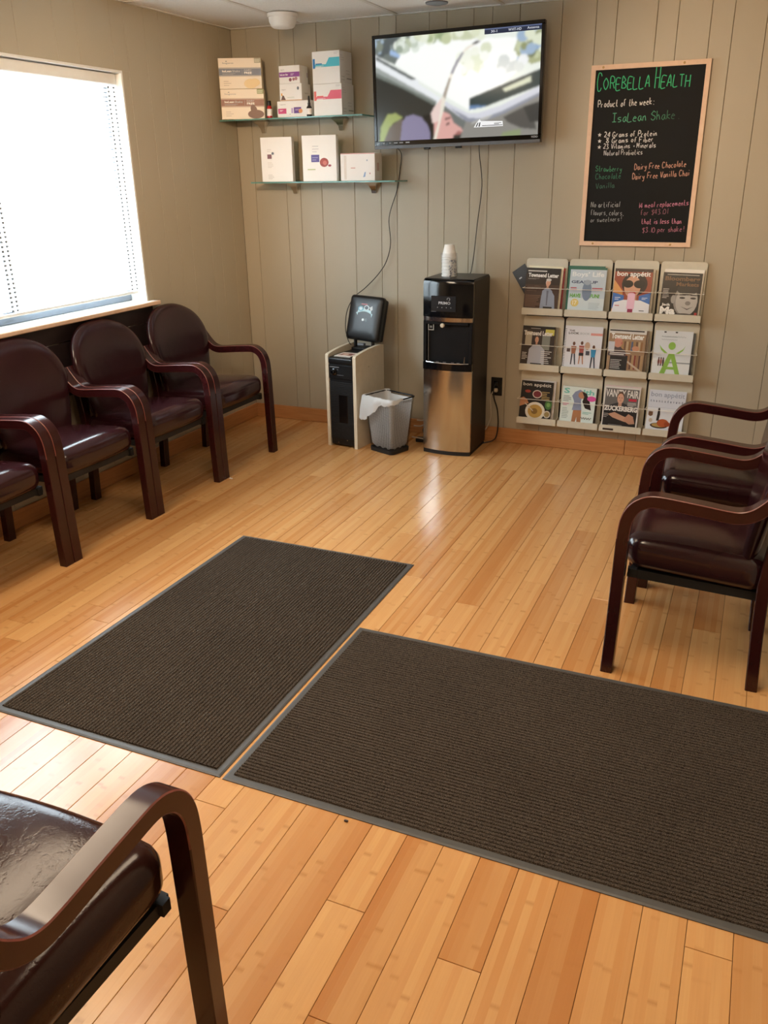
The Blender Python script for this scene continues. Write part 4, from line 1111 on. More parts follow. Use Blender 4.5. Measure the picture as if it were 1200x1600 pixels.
def a21(p):
    p.R(0, 0, 1, 1, hx('3a2e28')); p.R(0, .92, 1, 1, hx('1d1916')); p.R(.62, .40, .86, .78, hx('8b8f86')); p.R(.10, .50, .30, .86, hx('bcb29c')); p.R(.70, .78, .97, .93, hx('d8cf60'))
    p.poly([(.22, 0), (.24, .40), (.36, .52), (.56, .53), (.72, .40), (.74, 0)], hx('b9bcc8')); p.R(.32, .0, .66, .05, hx('1d1a1c')); man(p, .46, .66, .085, hx('b9bcc8'), hx('5a4030'), body=False)
    p.T('Townsend Letter', .05, .76, .93, .88, hx('f4f2ee'), .04); p.lines(.04, .14, .22, .34, 5, hx('d6d2cc'), .4); p.lines(.62, .06, .96, .40, 7, hx('e2e0dc'), .35, 9); p.lines(.25, .935, .7, .955, 1, hx('e4e0da'))
def a22(p):
    p.R(0, 0, 1, 1, hx('e6e8f0'))
    for i in range(24): p.R(.005, .04+i*.038, .045, .052+i*.038, hx('4a4d58')); p.k -= 1
    p.k += 1; p.T('THE', .11, .865, .26, .905, hx('3c3c44'), .02); p.T('LOOK', .10, .80, .38, .85, hx('3c3c44'), .03); p.T('BOOK', .41, .80, .66, .85, hx('a9acb6')); p.R(.69, .79, 1, .845, hx('e8a39c'))
    for cx, top, tc, lc in ((.27, .58, hx('a87058'), hx('3d4454')), (.48, .60, hx('b0605a'), hx('c09078')), (.80, .52, hx('3a92c4'), hx('3d4454'))):
        p.E(cx, top, .035, .045, hx('6a4636')); p.poly([(cx-.07, top-.06), (cx+.07, top-.06), (cx+.05, top-.24), (cx-.05, top-.24)], tc)
        p.poly([(cx-.05, top-.24), (cx-.01, top-.24), (cx-.03, top-.50), (cx-.06, top-.50)], lc); p.poly([(cx+.01, top-.24), (cx+.05, top-.24), (cx+.08, top-.50), (cx+.05, top-.50)], lc); p.k -= 1
    p.R(.42, .30, .54, .37, hx('2a2a30')); p.E(.63, .54, .07, .09, hx('c9a890')); p.R(.09, .38, .18, .46, hx('5a4a4c')); p.R(.60, .32, .70, .42, hx('4a4d58'))
def a23(p):
    p.R(0, 0, 1, 1, hx('a88a6c')); p.R(0, .90, 1, 1, hx('e0ddd8')); p.R(0, .955, .94, .985, hx('1e1a18'))
    for i in range(9): p.R(.36+i*.065, .50, .41+i*.065, .72, [hx('b08a5c'), hx('7a5a44'), hx('c8b08c'), hx('9a7048'), hx('5c6a8a')][i % 5]); p.k -= 1
    p.k += 1
    for i in range(8): p.R(.50+i*.06, .06, .545+i*.06, .40, [hx('8a4038'), hx('a07858'), hx('6a4a40'), hx('b89870')][i % 4]); p.k -= 1
    p.k += 1; p.poly([(.50, .30), (1, .02), (1, .0), (.94, 0), (.5, .25)], hx('c9b8a4')); p.R(.08, .0, .56, .38, hx('2a2829')); p.poly([(.0, .40), (.10, .58), (.34, .58), (.50, .46), (.5, .36), (.02, .36)], hx('5c5052'))
    p.E(.26, .69, .115, .125, hx('d0907c')); p.E(.36, .67, .03, .03, hx('c07868')); p.E(.75, .56, .10, .06, hx('d09878')); p.R(.0, .46, .17, .70, hx('cfd2dc'))
    p.T('Townsend Letter', .06, .77, .95, .90, hx('fbfaf6'), .04); p.lines(.06, .39, .66, .47, 2, hx('f2f0ec'), .45); p.lines(.10, .06, .50, .30, 6, hx('dcdad6'), .32, 4)
def a24(p):
    p.R(0, 0, 1, 1, hx('dfe5ea')); p.poly([(0, .0), (1, 0), (1, .30), (0, .36)], hx('e9eef0')); G_ = hx('94c356')
    p.R(.45, .265, 1, .295, hx('9aa4aa')); p.E(.48, .66, .095, .088, G_, 28)
    p.poly([(.14, .68), (.22, .60), (.40, .48), (.32, .475), (.20, .56)], G_); p.poly([(.84, .68), (.78, .60), (.58, .48), (.66, .475), (.78, .56)], G_)
    p.poly([(.42, .49), (.56, .49), (.76, .02), (.64, .02), (.49, .37), (.36, .02), (.22, .02)], G_); p.R(.38, .12, .62, .18, G_)
    for x, c in ((.17, hx('7a3a3a')), (.23, hx('b06a62')), (.29, hx('5a4a50'))): p.E(x, .29, .025, .07, c); p.E(x, .37, .016, .02, hx('4a3434')); p.R(x-.015, .19, x+.012, .24, hx('3a3034'))
    for q in (.26, .56): p.R(q-.03, .955, q+.03, .985, hx('33353a'))
    g = hx('8a939c')
    p.lines(.18, .86, .82, .885, 1, g, .25); p.ribbon([(.18+.64*i/30, .87+.012*math.sin(i*1.9)) for i in range(31)], .006, g); p.ribbon([(.18+.42*i/22, .80+.012*math.sin(i*2.1)) for i in range(23)], .006, g); p.k += 1
def a31(p):
    p.R(0, 0, 1, 1, hx('1c1a19')); p.T('bon appétit', .05, .84, .93, .955, hx('e6e2da'), .01); p.E(.22, .72, .09, .04, hx('a84030')); p.E(.52, .66, .15, .11, hx('d9cfc4')); p.E(.52, .66, .12, .085, hx('7a2a34')); p.E(.90, .40, .11, .13, hx('4a7a40')); p.E(.90, .40, .06, .06, hx('7aa860'))
    p.poly([(0, .30), (0, .52), (.10, .56), (.22, .50), (.28, .40), (.16, .36)], hx('c48a64')); p.E(.50, .20, .31, .25, hx('e6e0d2')); p.E(.50, .20, .23, .18, hx('c09a4c')); p.E(.48, .20, .10, .08, hx('8a6a30')); p.ribbon([(.16, .40), (.44, .20)], .025, hx('cfc6b8')); p.E(.88, .14, .11, .10, hx('d6cec0')); p.E(.88, .14, .08, .07, hx('a08a58'))
    p.lines(.66, .54, .92, .76, 5, hx('c9b070'), .4, 2)
def a32(p):
    p.R(0, 0, 1, 1, hx('e2efec')); p.T('S', .05, .80, .22, .95, hx('78c8bc'), .03); p.T('lth', .62, .80, .94, .94, hx('78c8bc'), .03)
    p.poly([(.36, 0), (.38, .36), (.62, .36), (.64, 0), (.52, 0), (.50, .16), (.47, 0)], hx('b07a54')); p.poly([(.34, .34), (.38, .58), (.30, .74), (.38, .86), (.52, .93), (.62, .88), (.58, .62), (.62, .36)], hx('8d97b4')); p.E(.60, .78, .12, .10, hx('c08a68')); p.poly([(.58, .88), (.72, .84), (.84, .60), (.90, .38), (.72, .42), (.62, .60), (.66, .74)], hx('241a1a'))
    p.E(.88, .70, .13, .075, hx('e05aa8')); p.lines(.05, .58, .30, .76, 4, hx('59606c'), .3); p.lines(.05, .46, .24, .54, 2, hx('e890b4')); p.lines(.05, .10, .28, .42, 7, hx('a8b8b8'), .4, 3); p.lines(.66, .26, .94, .34, 2, hx('88c0b4')); p.ribbon([(.62+.32*i/20, .14+.03*math.sin(i*1.4)) for i in range(21)], .014, hx('3a4048')); p.k += 1
def a33(p):
    p.R(0, 0, 1, 1, hx('6d6a68')); p.R(0, .0, 1, .42, hx('201f22')); p.R(0, 0, .03, 1, hx('e6e2de')); p.R(.97, 0, 1, 1, hx('e6e2de')); p.R(0, .955, 1, 1, hx('e0dcd8'))
    p.T('VANITY FAIR', .04, .74, .96, .93, hx('ece9e4'), .02); p.poly([(.14, .42), (.20, .54), (.38, .60), (.56, .60), (.76, .54), (.84, .42)], hx('37363a')); man(p, .47, .72, .14, hx('37363a'), hx('5c4434'), hx('d6a68e'), body=False)
    p.R(.70, .66, .92, .72, hx('c83048')); p.lines(.68, .54, .94, .64, 3, hx('d6d2cd'), .4); p.poly([(.16, .30), (.30, .22), (.62, .14), (.94, .10), (.90, .22), (.64, .26), (.34, .36)], hx('c89a80')); p.poly([(.60, .18), (.74, .34), (.88, .28), (.92, .10), (.78, .08)], hx('c08f76')); p.lines(.04, .22, .18, .34, 3, hx('b8b4b0'), .35)
    p.T('ZUCKERBERG', .035, .39, .97, .52, hx('f4f2ee'), .045); p.lines(.20, .03, .80, .06, 1, hx('9a9794'))
def a34(p):
    p.R(0, 0, 1, 1, hx('d9dfec')); p.R(0, 0, 1, .56, hx('e3e8f0')); p.R(0, .565, 1, .57, hx('a9b4c4')); p.T('bon appétit', .05, .80, .96, .95, hx('9ba6bc'), .01)
    for i, ch in enumerate('thanksgiving'): p.T(ch, .05+i*.077, .70, .085+i*.077, .745 if ch not in 'tkhg' else .755, hx('6c7890'), .02); p.k -= 1
    p.k += 1; p.E(.36, .12, .24, .07, hx('3a2c24')); p.E(.36, .13, .20, .05, hx('b89a5c')); p.E(.46, .19, .16, .10, hx('b65a30')); p.E(.58, .17, .08, .06, hx('a04a26')); p.poly([(.27, .24), (.30, .56), (.34, .56), (.36, .40), (.34, .24)], hx('2a2628')); p.R(.04, .36, .16, .46, hx('a8907c')); p.E(.10, .40, .06, .06, hx('7a5a44')); p.E(.80, .24, .08, .05, hx('b9855a')); p.E(.70, .06, .07, .035, hx('8a5a3a')); p.E(.12, .24, .05, .05, hx('cabfb0'))
def plain(c, c2=None):
    def f(p):
        p.R(0, 0, 1, 1, c)
        if c2: p.R(0, .93, 1, 1, c2)
    return f
# back issues standing behind the front ones
def back_issue(row, col, w_, h, dx, c, label, yb=-.066, lean=.036, rz=0.0, c2=None):
    return magazine(row, col, w_, h, dx, plain(c, c2), label, .006, yb, lean, rz)
magazine(2, 0, .203, .262, .004, a11, 'dark magazine with grey haired man in blue shirt, top row', yb=-.081, lean=.045, rz=.012)
back_issue(2, 0, .205, .272, .012, hx('e6dfc8'), 'cream back issue peeking above the top row grey haired man cover', yb=-.070, lean=.042, rz=.02, c2=hx('f0ead0'))
back_issue(2, 0, .206, .262, .024, hx('8a2c2c'), 'red edged back issue beside the top row grey haired man cover', yb=-.059, lean=.034, rz=.012, c2=hx('a84038'))
magazine(2, 1, .206, .272, .012, a12, 'pale blue magazine with green and navy lettering, top row', yb=-.081, lean=.045)
back_issue(2, 1, .208, .278, -.002, hx('2f6b58'), 'dark green back issue behind the pale blue magazine', c2=hx('2f6b58'))
magazine(2, 2, .206, .272, .010, a13, 'food magazine with a woman in sunglasses and a pink popsicle', yb=-.081, lean=.045)
back_issue(2, 2, .206, .268, .022, hx('c9c2b6'), 'grey back issue behind the popsicle cover', c2=hx('d9d4ca'))
magazine(2, 3, .205, .258, .016, a14, 'black magazine with a smiling black and white face and white lettering', yb=-.081, lean=.045, rz=.015)
back_issue(2, 3, .208, .274, .022, hx('e6e0d8'), 'white back issue above the black and white face cover', c2=hx('f0ece4'), rz=.008)
magazine(1, 0, .198, .258, .000, a21, 'dark magazine with a young man in a pale shirt, middle row', yb=-.081, lean=.045, rz=.008)
back_issue(1, 0, .205, .254, .008, hx('8b857a'), 'thin grey back issue behind the pale shirt man cover')
magazine(1, 1, .220, .272, .004, a22, 'white spiral bound booklet with three fitness models', yb=-.081, lean=.045)
back_issue(1, 1, .208, .262, .026, hx('6b6256'), 'brown back issue beside the spiral bound booklet', lean=.034)
magazine(1, 2, .206, .266, .008, a23, 'magazine with a bald man reaching for library books', yb=-.081, lean=.045, rz=.006)
back_issue(1, 2, .206, .262, .024, hx('8a7a6a'), 'tan back issue beside the library cover', lean=.034)
magazine(1, 3, .204, .272, .010, a24, 'pale sheet with a green stick figure shaped like a letter', yb=-.081, lean=.045)
back_issue(1, 3, .206, .262, .022, hx('5e6466'), 'dark grey back issue behind the green figure sheet', lean=.034)
magazine(0, 0, .198, .256, .008, a31, 'black food magazine with bowls of food seen from above, bottom row', yb=-.081, lean=.045, rz=.012)
back_issue(0, 0, .204, .262, .016, hx('cfcac8'), 'grey white back issue behind the black food magazine', rz=.012, c2=hx('d6d4d6'))
magazine(0, 1, .203, .242, .008, a32, 'pale fitness magazine with a woman with long dark hair', yb=-.081, lean=.045, rz=.02)
back_issue(0, 1, .205, .240, .018, hx('3a3432'), 'dark back issue behind the long haired woman cover', rz=.02)
magazine(0, 2, .205, .262, .008, a33, 'grey magazine with a man with crossed arms and large white capitals', yb=-.081, lean=.045, rz=.006)
back_issue(0, 2, .207, .266, .010, hx('d8d2ce'), 'pale back issue behind the crossed arms cover', rz=.006, c2=hx('e0c8c8'))
magazine(0, 3, .205, .262, .010, a34, 'pale blue holiday food magazine with a roast turkey', yb=-.081, lean=.045, rz=.010)
t = thing('brochure', 'tilted dark brochure sticking out at the top corner of the rack', 'brochure', (1.988, -.0455, .955))
t.rotation_euler = (-.16, -.62, 0)
mb = MB(); mb.span((-.045, 0, 0), (.045, .003, .16)); mb.build('pages', M['matte_black'], t, smooth=False)
p = Print((-.045, -.0002, 0), (.09, 0, 0), (0, 0, .16)); p.R(0, 0, 1, 1, hx('2b2d30')); p.lines(.2, .62, .5, .70, 1, hx('b8bcc0'), .6); p.build('front_cover', M['print'], t)

# ==================================================================== WATER COOLER
wc = thing('water_cooler', 'black water cooler with stainless lower door against the back wall', 'water cooler', (1.585, -0.06, 0))
hw = .152
def front_curve(z, w_=hw, d=.325, bulge=.022, inset=0.0, n=10):
    return [(-w_+2*w_*i/n, -d-bulge*(1-(2*i/n-1)**2)+inset, z) for i in range(n+1)]
def slab(mb, z0, z1, w_=hw, d0=.300, d=.325, bulge=.022, top_round=0.0):
    rows = [(z0, 0)]+([(z1-.03, 0), (z1-.012, .006), (z1-.003, .018), (z1, .034)] if top_round else [(z1, 0)])
    rings = []
    for z, ins in rows:
        rings.append([(w_, -d0, z), (-w_, -d0, z)]+front_curve(z, w_, d, bulge, ins))
    mb.loft(rings)
mb = MB(); mb.span((-hw, -.300, .012), (hw, 0, 1.046), .008); mb.build('side_cabinet', M['side_black'], wc)
mb = MB(); slab(mb, .834, 1.048, top_round=1); mb.build('upper_front', M['gloss_black'], wc, angle=28)
mb = MB(); mb.span((-hw+.004, -.3175, 1.046), (hw-.004, -.01, 1.0495), .001); mb.build('top_lid', M['black'], wc)
mb = MB(); slab(mb, .810, .8335, w_=hw-.004, d=.328); mb.build('chrome_band', M['chrome'], wc, angle=28)
# dispensing bay: recessed back, two cheeks
mb = MB(); mb.span((-hw+.022, -.305, .568), (hw-.022, -.3005, .8095)); mb.span((-hw+.0005, -.327, .568), (-hw+.022, -.3005, .8095), .003); mb.span((hw-.022, -.327, .568), (hw-.0005, -.3005, .8095), .003); mb.span((-hw+.022, -.335, .790), (hw-.022, -.3055, .8095), .003)
mb.build('dispensing_bay', M['bay_black'], wc)
mb = MB(); slab(mb, .5235, .5675); mb.build('drip_tray', M['gloss_black'], wc, angle=28)
mb = MB(); mb.tube([(q[0], q[1]-.001, .5675) for q in front_curve(0, hw-.02)], .0028, 6)
for xx in (-.06, -.015, .035, .07): mb.box((xx, -.325, .570), (.02, .012, .004), .001)
mb.build('tray_rim', M['chrome'], wc)
mb = MB(); slab(mb, .026, .5225, w_=hw-.001, d=.318, bulge=.026); mb.build('steel_door', M['steel'], wc, angle=28)
mb = MB(); slab(mb, .516, .5232, w_=hw-.0005, d=.3195, bulge=.026); mb.build('door_top_edge', M['chrome'], wc, angle=28)
mb = MB(); slab(mb, .0005, .0255, w_=hw-.003, d=.316, bulge=.024); mb.span((-hw+.003, -.300, .0005), (hw-.003, -.01, .012)); mb.build('plinth', M['matte_black'], wc)
mb = MB(); mb.lathe([(.0125, 0), (.0125, .010), (.009, .013)], n=16, xf=Matrix.Translation((-.028, -.333, .787)) @ Matrix.Rotation(PI/2, 4, 'X')); mb.build('spout', M['cream'], wc)
mb = MB(); mb.tube([(hw-.045, -.330, .572), (hw-.043, -.331, .61)], [.006, .002], 8); mb.build('spout_glint', M['chrome'], wc)
p = Print((-.095, -.3475, .868), (.150, 0, 0), (0, 0, .088)); p.R(0, 0, 1, 1, hx('0a0d12'))
p.T('PRIMO', .30, .46, .78, .64, hx('c9cdd2'), .02); p.ribbon([(.70+.055*math.cos(a), .80+.09*math.sin(a)) for a in [PI*1.15-i*PI*1.3/12 for i in range(13)]]+[(.715, .70)], .02, hx('b4b8be'))
for i in range(4): p.E(.26+i*.18, .26, .016, .025, hx('b8bcc2')); p.k -= 1
p.R(.0, -.02, .2, .0, hx('8a8e94'))
p.build('control_panel', M['print'], wc)
p = Print((-.120, -.3285, .755), (.036, 0, 0), (0, 0, .040)); 
for a in ((0, 0, 1, .12), (0, .88, 1, 1), (0, 0, .12, 1), (.88, 0, 1, 1)): p.R(*a, hx('a7a49c'))
p.R(.3, .35, .7, .65, hx('77746c')); p.R(.04, -4.6, .10, 0, hx('77746c'))
p.build('warning_label', M['print'], wc)

# paper cup stack on the cooler
def cup_ring(r, z): return (r, z)
st = thing('paper_cup_stack', 'stack of printed paper cups upside down on the water cooler', 'paper cups', (1.540, -.245, 1.050), 0, 'cups on the cooler')
mb = MB()
for i in range(5):
    z = i*.019; mb.lathe([(.043, z), (.0445, z+.002), (.043, z+.004), (.0405, z+.018)], n=24)
mb.lathe([(.0425, .095), (.044, .097), (.042, .100), (.0405, .106)], n=24)
mb.build('nested_cups', M['white_card'], st)
mb = MB(); mb.lathe([(.0415, .106), (.043, .108), (.0415, .111), (.0285, .176), (.0275, .178), (.02, .1765)], n=28); mb.build('top_cup', M['white_card'], st)
p = MB(); p.use_col = True; r = random.Random(3)
for i in range(46):
    a = -PI/2+r.uniform(.3, 1.6); z = r.uniform(.004, .092); da, dz = r.uniform(.04, .16), r.uniform(.003, .009); R_ = .0448
    p.put([(R_*math.cos(q), R_*math.sin(q), zz) for q, zz in ((a-da, z), (a, z-dz), (a+da, z+dz*.3), (a, z+dz))], [(0, 1, 2, 3)], None, hx(r.choice(['8a8f9c', 'a4a8b4', '9498a6', '6c7080'])))
p.build('leaf_pattern', M['print'], st)
mb = MB(); mb.loft([[((.047+.004*math.sin(3*a+k))*math.cos(a), (.047+.004*math.sin(3*a+k))*math.sin(a), z) for a in [2*PI*i/18 for i in range(18)]] for k, z in enumerate((0, .05, .1, .13))], cap=False); mb.build('plastic_sleeve', M['clear'], st)

# ==================================================================== NARROW HEATER CABINET, ANTENNA PAD, LEAFLET
RH = math.radians(-6.5)
ht = thing('space_heater', 'narrow cabinet heater with black front and cream side panels beside the bin', 'heater', (.948, -.315, 0), RH)
HW, HD = .110, .172
mb = MB(); mb.span((-HW+.022, -HD+.006, .012), (HW-.022, HD-.006, .572), .006); mb.build('black_body', M['black'], ht)
for sx in (-1, 1):
    mb = MB(); x0, x1 = (HW-.022, HW) if sx > 0 else (-HW, -HW+.022)
    prof = [(-HD, .0005), (HD, .0005), (HD, .604), (HD-.03, .610), (HD-.10, .611), (HD-.20, .606), (-HD+.06, .597), (-HD+.01, .588), (-HD, .580)]
    mb.loft([[(x, a, b) for a, b in prof] for x in (x0, x1)]); mb.build('side_panel', M['cream'], ht, smooth=False)
mb = MB(); mb.rbox((0, -HD+.01, .551), (2*HW-.046, .03, .036), .008, 3); mb.build('top_rail', M['black'], ht)
mb = MB(); mb.span((-HW+.025, -HD-.001, .440), (HW-.025, -HD+.006, .525), .002); mb.build('control_plate', M['black'], ht)
p = Print((-HW+.03, -HD-.0013, .442), (2*HW-.06, 0, 0), (0, 0, .08)); p.lines(.02, .84, .66, .94, 1, hx('8a8f96'), .6); p.lines(.34, .66, .44, .76, 1, hx('777c84')); p.R(.34, .26, .64, .29, hx('777c84')); p.build('dial_marks', M['print'], ht)
mb = MB(); mb.lathe([(.021, 0), (.021, .006), (.015, .009), (.013, .022), (.011, .024)], n=20, xf=Matrix.Translation((-.048, -HD-.001, .482)) @ Matrix.Rotation(PI/2, 4, 'X')); mb.build('dial', M['gloss_black'], ht)
mb = MB()
for i in range(34): mb.span((-HW+.028, -HD+.0005, .055+i*.0108), (HW-.028, -HD+.0055, .061+i*.0108))
mb.build('front_grille', M['matte_black'], ht, smooth=False)
mb = MB(); mb.span((-.02, -HD-.0005, .16), (.045, -HD+.004, .34), .004); mb.build('intake_window', M['gloss_black'], ht)
for xx, zz in ((-.03, .03), (.035, .05)):
    mb = MB(); mb.lathe([(.004, 0), (.003, .002)], n=10, xf=Matrix.Translation((xx, -HD, zz)) @ Matrix.Rotation(PI/2, 4, 'X')); mb.build('screw', M['chrome'], ht)
mb = MB(); mb.lathe([(.004, 0), (.003, .002)], n=10, xf=Matrix.Translation((HW, -.02, .50)) @ Matrix.Rotation(PI/2, 4, 'Y')); mb.build('side_screw', M['brushed_chrome'], ht)
# antenna pad
an = thing('antenna', 'black padded antenna panel with printed badge standing on the heater', 'antenna', (.955, -.205, .5725), RH)
mb = MB(); mb.span((-.078, -.02, 0), (.078, .075, .014), .004); mb.span((-.07, .0, .012), (-.058, .03, .062), .003); mb.span((.058, .0, .012), (.07, .03, .062), .003); mb.build('stand', M['matte_black'], an)
mb = MB(); mb.rbox((0, 0, 0), (.05, .03, .016), .006, 2, xf=Matrix.Translation((-.005, -.01, .036))); mb.build('adjuster', M['grey_plastic'], an)
XF = Matrix.Translation((-.006, .005, .055)) @ Matrix.Rotation(math.radians(-15), 4, 'X') @ Matrix.Rotation(math.radians(2.5), 4, 'Y')
def pad(mb, hx_, hz, r, dep, z0):
    n = 6; pts = []
    for cx, cz, a0 in ((hx_-r, hz-r, 0), (-hx_+r, hz-r, 90), (-hx_+r, -hz+r, 180), (hx_-r, -hz+r, 270)):
        for i in range(n+1):
            a = math.radians(a0+90*i/n); pts.append((cx+r*math.cos(a), cz+r*math.sin(a)))
    rows = [(1.0, .018), (1.0, -.004), (.985, -.014), (.95, -.021), (.86, -.026), (.5, -.029)]
    mb.loft([[(x*s_, y, z0+z*s_) for x, z in pts] for s_, y in rows], xf=XF)
mb = MB(); pad(mb, .122, .140, .022, .04, .14); mb.build('panel', M['black'], an, angle=50)
mb = MB(); mb.rbox((0, 0, 0), (.236, .036, .262), .014, 3, xf=XF @ Matrix.Translation((.004, .037, .138))); mb.build('rear_shell', M['matte_black'], an)
o3 = XF @ Vector((-.122, -.0292, 0)); ux = XF.to_3x3() @ Vector((.244, 0, 0)); vz = XF.to_3x3() @ Vector((0, 0, .28))
p = Print(o3, ux, vz, .0002)
lb = hx('b4d4dc')
p.poly([(.30+.40*(i/12), .66+.05*math.sin(PI*i/12)) for i in range(13)]+[(.70-.40*(i/12), .60+.045*math.sin(PI*(1-i/12))) for i in range(13)], lb)
p.E(.38, .70, .085, .055, hx('5f9fb4')); p.E(.55, .73, .075, .055, hx('d6e4e8')); p.E(.55, .73, .055, .04, hx('2c3a44')); p.E(.38, .70, .05, .035, hx('cfe0e6'))
p.lines(.38, .79, .66, .82, 1, hx('a84a4a'), .8); p.poly([(.64, .74), (.72, .78), (.74, .70), (.68, .66)], hx('c9d2d4')); p.poly([(.26, .60), (.32, .64), (.31, .55)], lb); p.poly([(.70, .62), (.75, .60), (.73, .52)], lb)
p.E(.49, .46, .035, .03, hx('e4ecee')); p.ribbon([(.53+.035*math.cos(a), .46+.03*math.sin(a)) for a in (-.9, -.45, 0, .45, .9)], .012, hx('9aa6aa')); p.ribbon([(.55+.055*math.cos(a), .46+.045*math.sin(a)) for a in (-.9, -.45, 0, .45, .9)], .01, hx('707c80')); p.k += 1
p.build('badge', M['print'], an)
# leaflet on the heater top
lf = thing('leaflet', 'small printed leaflet lying on top of the narrow heater', 'leaflet', (.933, -.40, .573), RH+.05)
mb = MB(); mb.span((-.055, -.06, 0), (.055, .06, .003)); mb.build('pages', M['paper'], lf, smooth=False)
p = Print((-.055, -.06, .0032), (.11, 0, 0), (0, .12, 0)); p.R(0, 0, 1, 1, hx('f0e2dc')); p.poly([(.1, .2), (.5, .3), (.9, .2), (.95, .7), (.6, .85), (.15, .75)], hx('a5786c')); p.E(.45, .5, .2, .15, hx('e2bfae')); p.E(.7, .6, .12, .1, hx('7a4a44')); p.R(0, .02, 1, .12, hx('fbf6f2')); p.build('front_cover', M['print'], lf)

# ==================================================================== WASTE BIN WITH LINER
bn = thing('waste_bin', 'black wire mesh waste bin between the heater and water cooler', 'waste bin', (1.226, -.425, 0), math.radians(-21))
def rrect(hw_, hd_, r, z, n=5):
    out = []
    for cx, cy, a0 in ((hw_-r, hd_-r, 0), (-hw_+r, hd_-r, 90), (-hw_+r, -hd_+r, 180), (hw_-r, -hd_+r, 270)):
        for i in range(n+1):
            a = math.radians(a0+90*i/n); out.append((cx+r*math.cos(a), cy+r*math.sin(a), z))
    return out
BHt = .345
def bin_ring(z, off=0.0, n=5):
    f = z/BHt; return rrect(.094+.030*f+off, .080+.026*f+off, .024, z, n)
mb = MB(); rows = 40; cols = 4*15
ringsz = [.03+(BHt-.035)*i/rows for i in range(rows+1)]
for z in ringsz: pass
nn = 14
def dense(z, off=0): return rrect(.094+.030*z/BHt+off, .080+.026*z/BHt+off, .024, z, 4)
def resample(pts, m):
    P = [Vector(p) for p in pts]+[Vector(pts[0])]; L = [0]
    for a, b in zip(P[:-1], P[1:]): L.append(L[-1]+(b-a).length)
    out = []; j = 0
    for i in range(m):
        d = L[-1]*i/m
        while L[j+1] < d: j += 1
        t_ = (d-L[j])/max(1e-9, L[j+1]-L[j]); out.append(P[j].lerp(P[j+1], t_))
    return out
mm = 96; lo, hi = resample(dense(.02), mm), resample(dense(BHt-.004), mm)
wd = .0009
for i in range(mm):
    for q in (1, 0):
        a, b = lo[i], hi[(i+(6 if q else 0)) % mm] if not q else hi[i]
    a, b = lo[i], hi[i]; d = Vector((-a.y, a.x, 0)).normalized()*wd
    mb.put([a-d, a+d, b+d, b-d], [(0, 1, 2, 3)])
for z in [.02+(BHt-.024)*i/44 for i in range(45)]:
    r_ = resample(dense(z), 48); 
    vs = [p-Vector((0, 0, wd)) for p in r_]+[p+Vector((0, 0, wd)) for p in r_]
    mb.put(vs, [(k, (k+1) % 48, 48+(k+1) % 48, 48+k) for k in range(48)])
mb.build('wire_mesh', M['matte_black'], bn, smooth=False, kind='stuff')
mb = MB(); mb.loft([rrect(.097, .083, .024, .0005), rrect(.099, .085, .024, .024), rrect(.092, .078, .022, .026), rrect(.090, .076, .022, .006)]); mb.build('base', M['matte_black'], bn)
mb = MB(); rim = resample(dense(BHt), 48); mb.tube(rim+[rim[0], rim[1]], .005, 8, False); mb.build('rim', M['black'], bn)
# liner bag: inside the bin, folded over the rim at the front and one side
bg = thing('bin_liner', 'white plastic bag lining the mesh bin, folded over its rim', 'bag', (1.226, -.425, 0), math.radians(-21))
r = random.Random(5); m2 = 72
base = resample(dense(BHt), m2); mb = MB(); ringsB = []
def wob(i, k, a): return a*(math.sin(i*.9+k*1.7)+math.sin(i*2.3+k*.8))*.5
for k, z in enumerate((.032, .05, .10, .16, .22, .28, .325)):
    rr_ = resample(dense(z, -.006), m2); out = []
    for i, q in enumerate(rr_):
        s_ = 1-.03*abs(math.sin(i*.7+k*.5))-(.10 if k == 0 else 0); out.append(Vector((q.x*s_, q.y*s_, z+(0 if k else .004*math.sin(i)))))
    ringsB.append(out)
def fold_amount(q):
    # front (-y) and left (-x) sides hang over; back right stays tucked low
    f = max(0.0, min(1.0, (-q.y*6.0-q.x*3.2+.42)))
    return f
top = []; over1 = []; over2 = []; over3 = []
for i, q in enumerate(base):
    f = fold_amount(q); n_ = Vector((q.x, q.y, 0)).normalized()
    left = max(0.0, min(1.0, (-q.x+.03)/.10))
    drop = f*(.035+.105*left)
    if f < .05:
        for lst, dz in ((top, -.012), (over1, -.018), (over2, -.024), (over3, -.03)): lst.append(q*1.0-n_*.010+Vector((0, 0, dz)))
    else:
        top.append(q+Vector((0, 0, .010+wob(i, 1, .003)))); over1.append(q+n_*(.011+.004*left)+Vector((0, 0, .004)))
        over2.append(q+n_*(.013+.014*left+wob(i, 2, .006))+Vector((0, 0, -drop*.5))); over3.append(q+n_*(.012+.016*left+wob(i, 3, .008))+Vector((0, 0, -drop+wob(i, 4, .008))))
mb.loft(ringsB+[top, over1, over2, over3], cap=False)
o = mb.build('film', M['bag'], bg, angle=80)
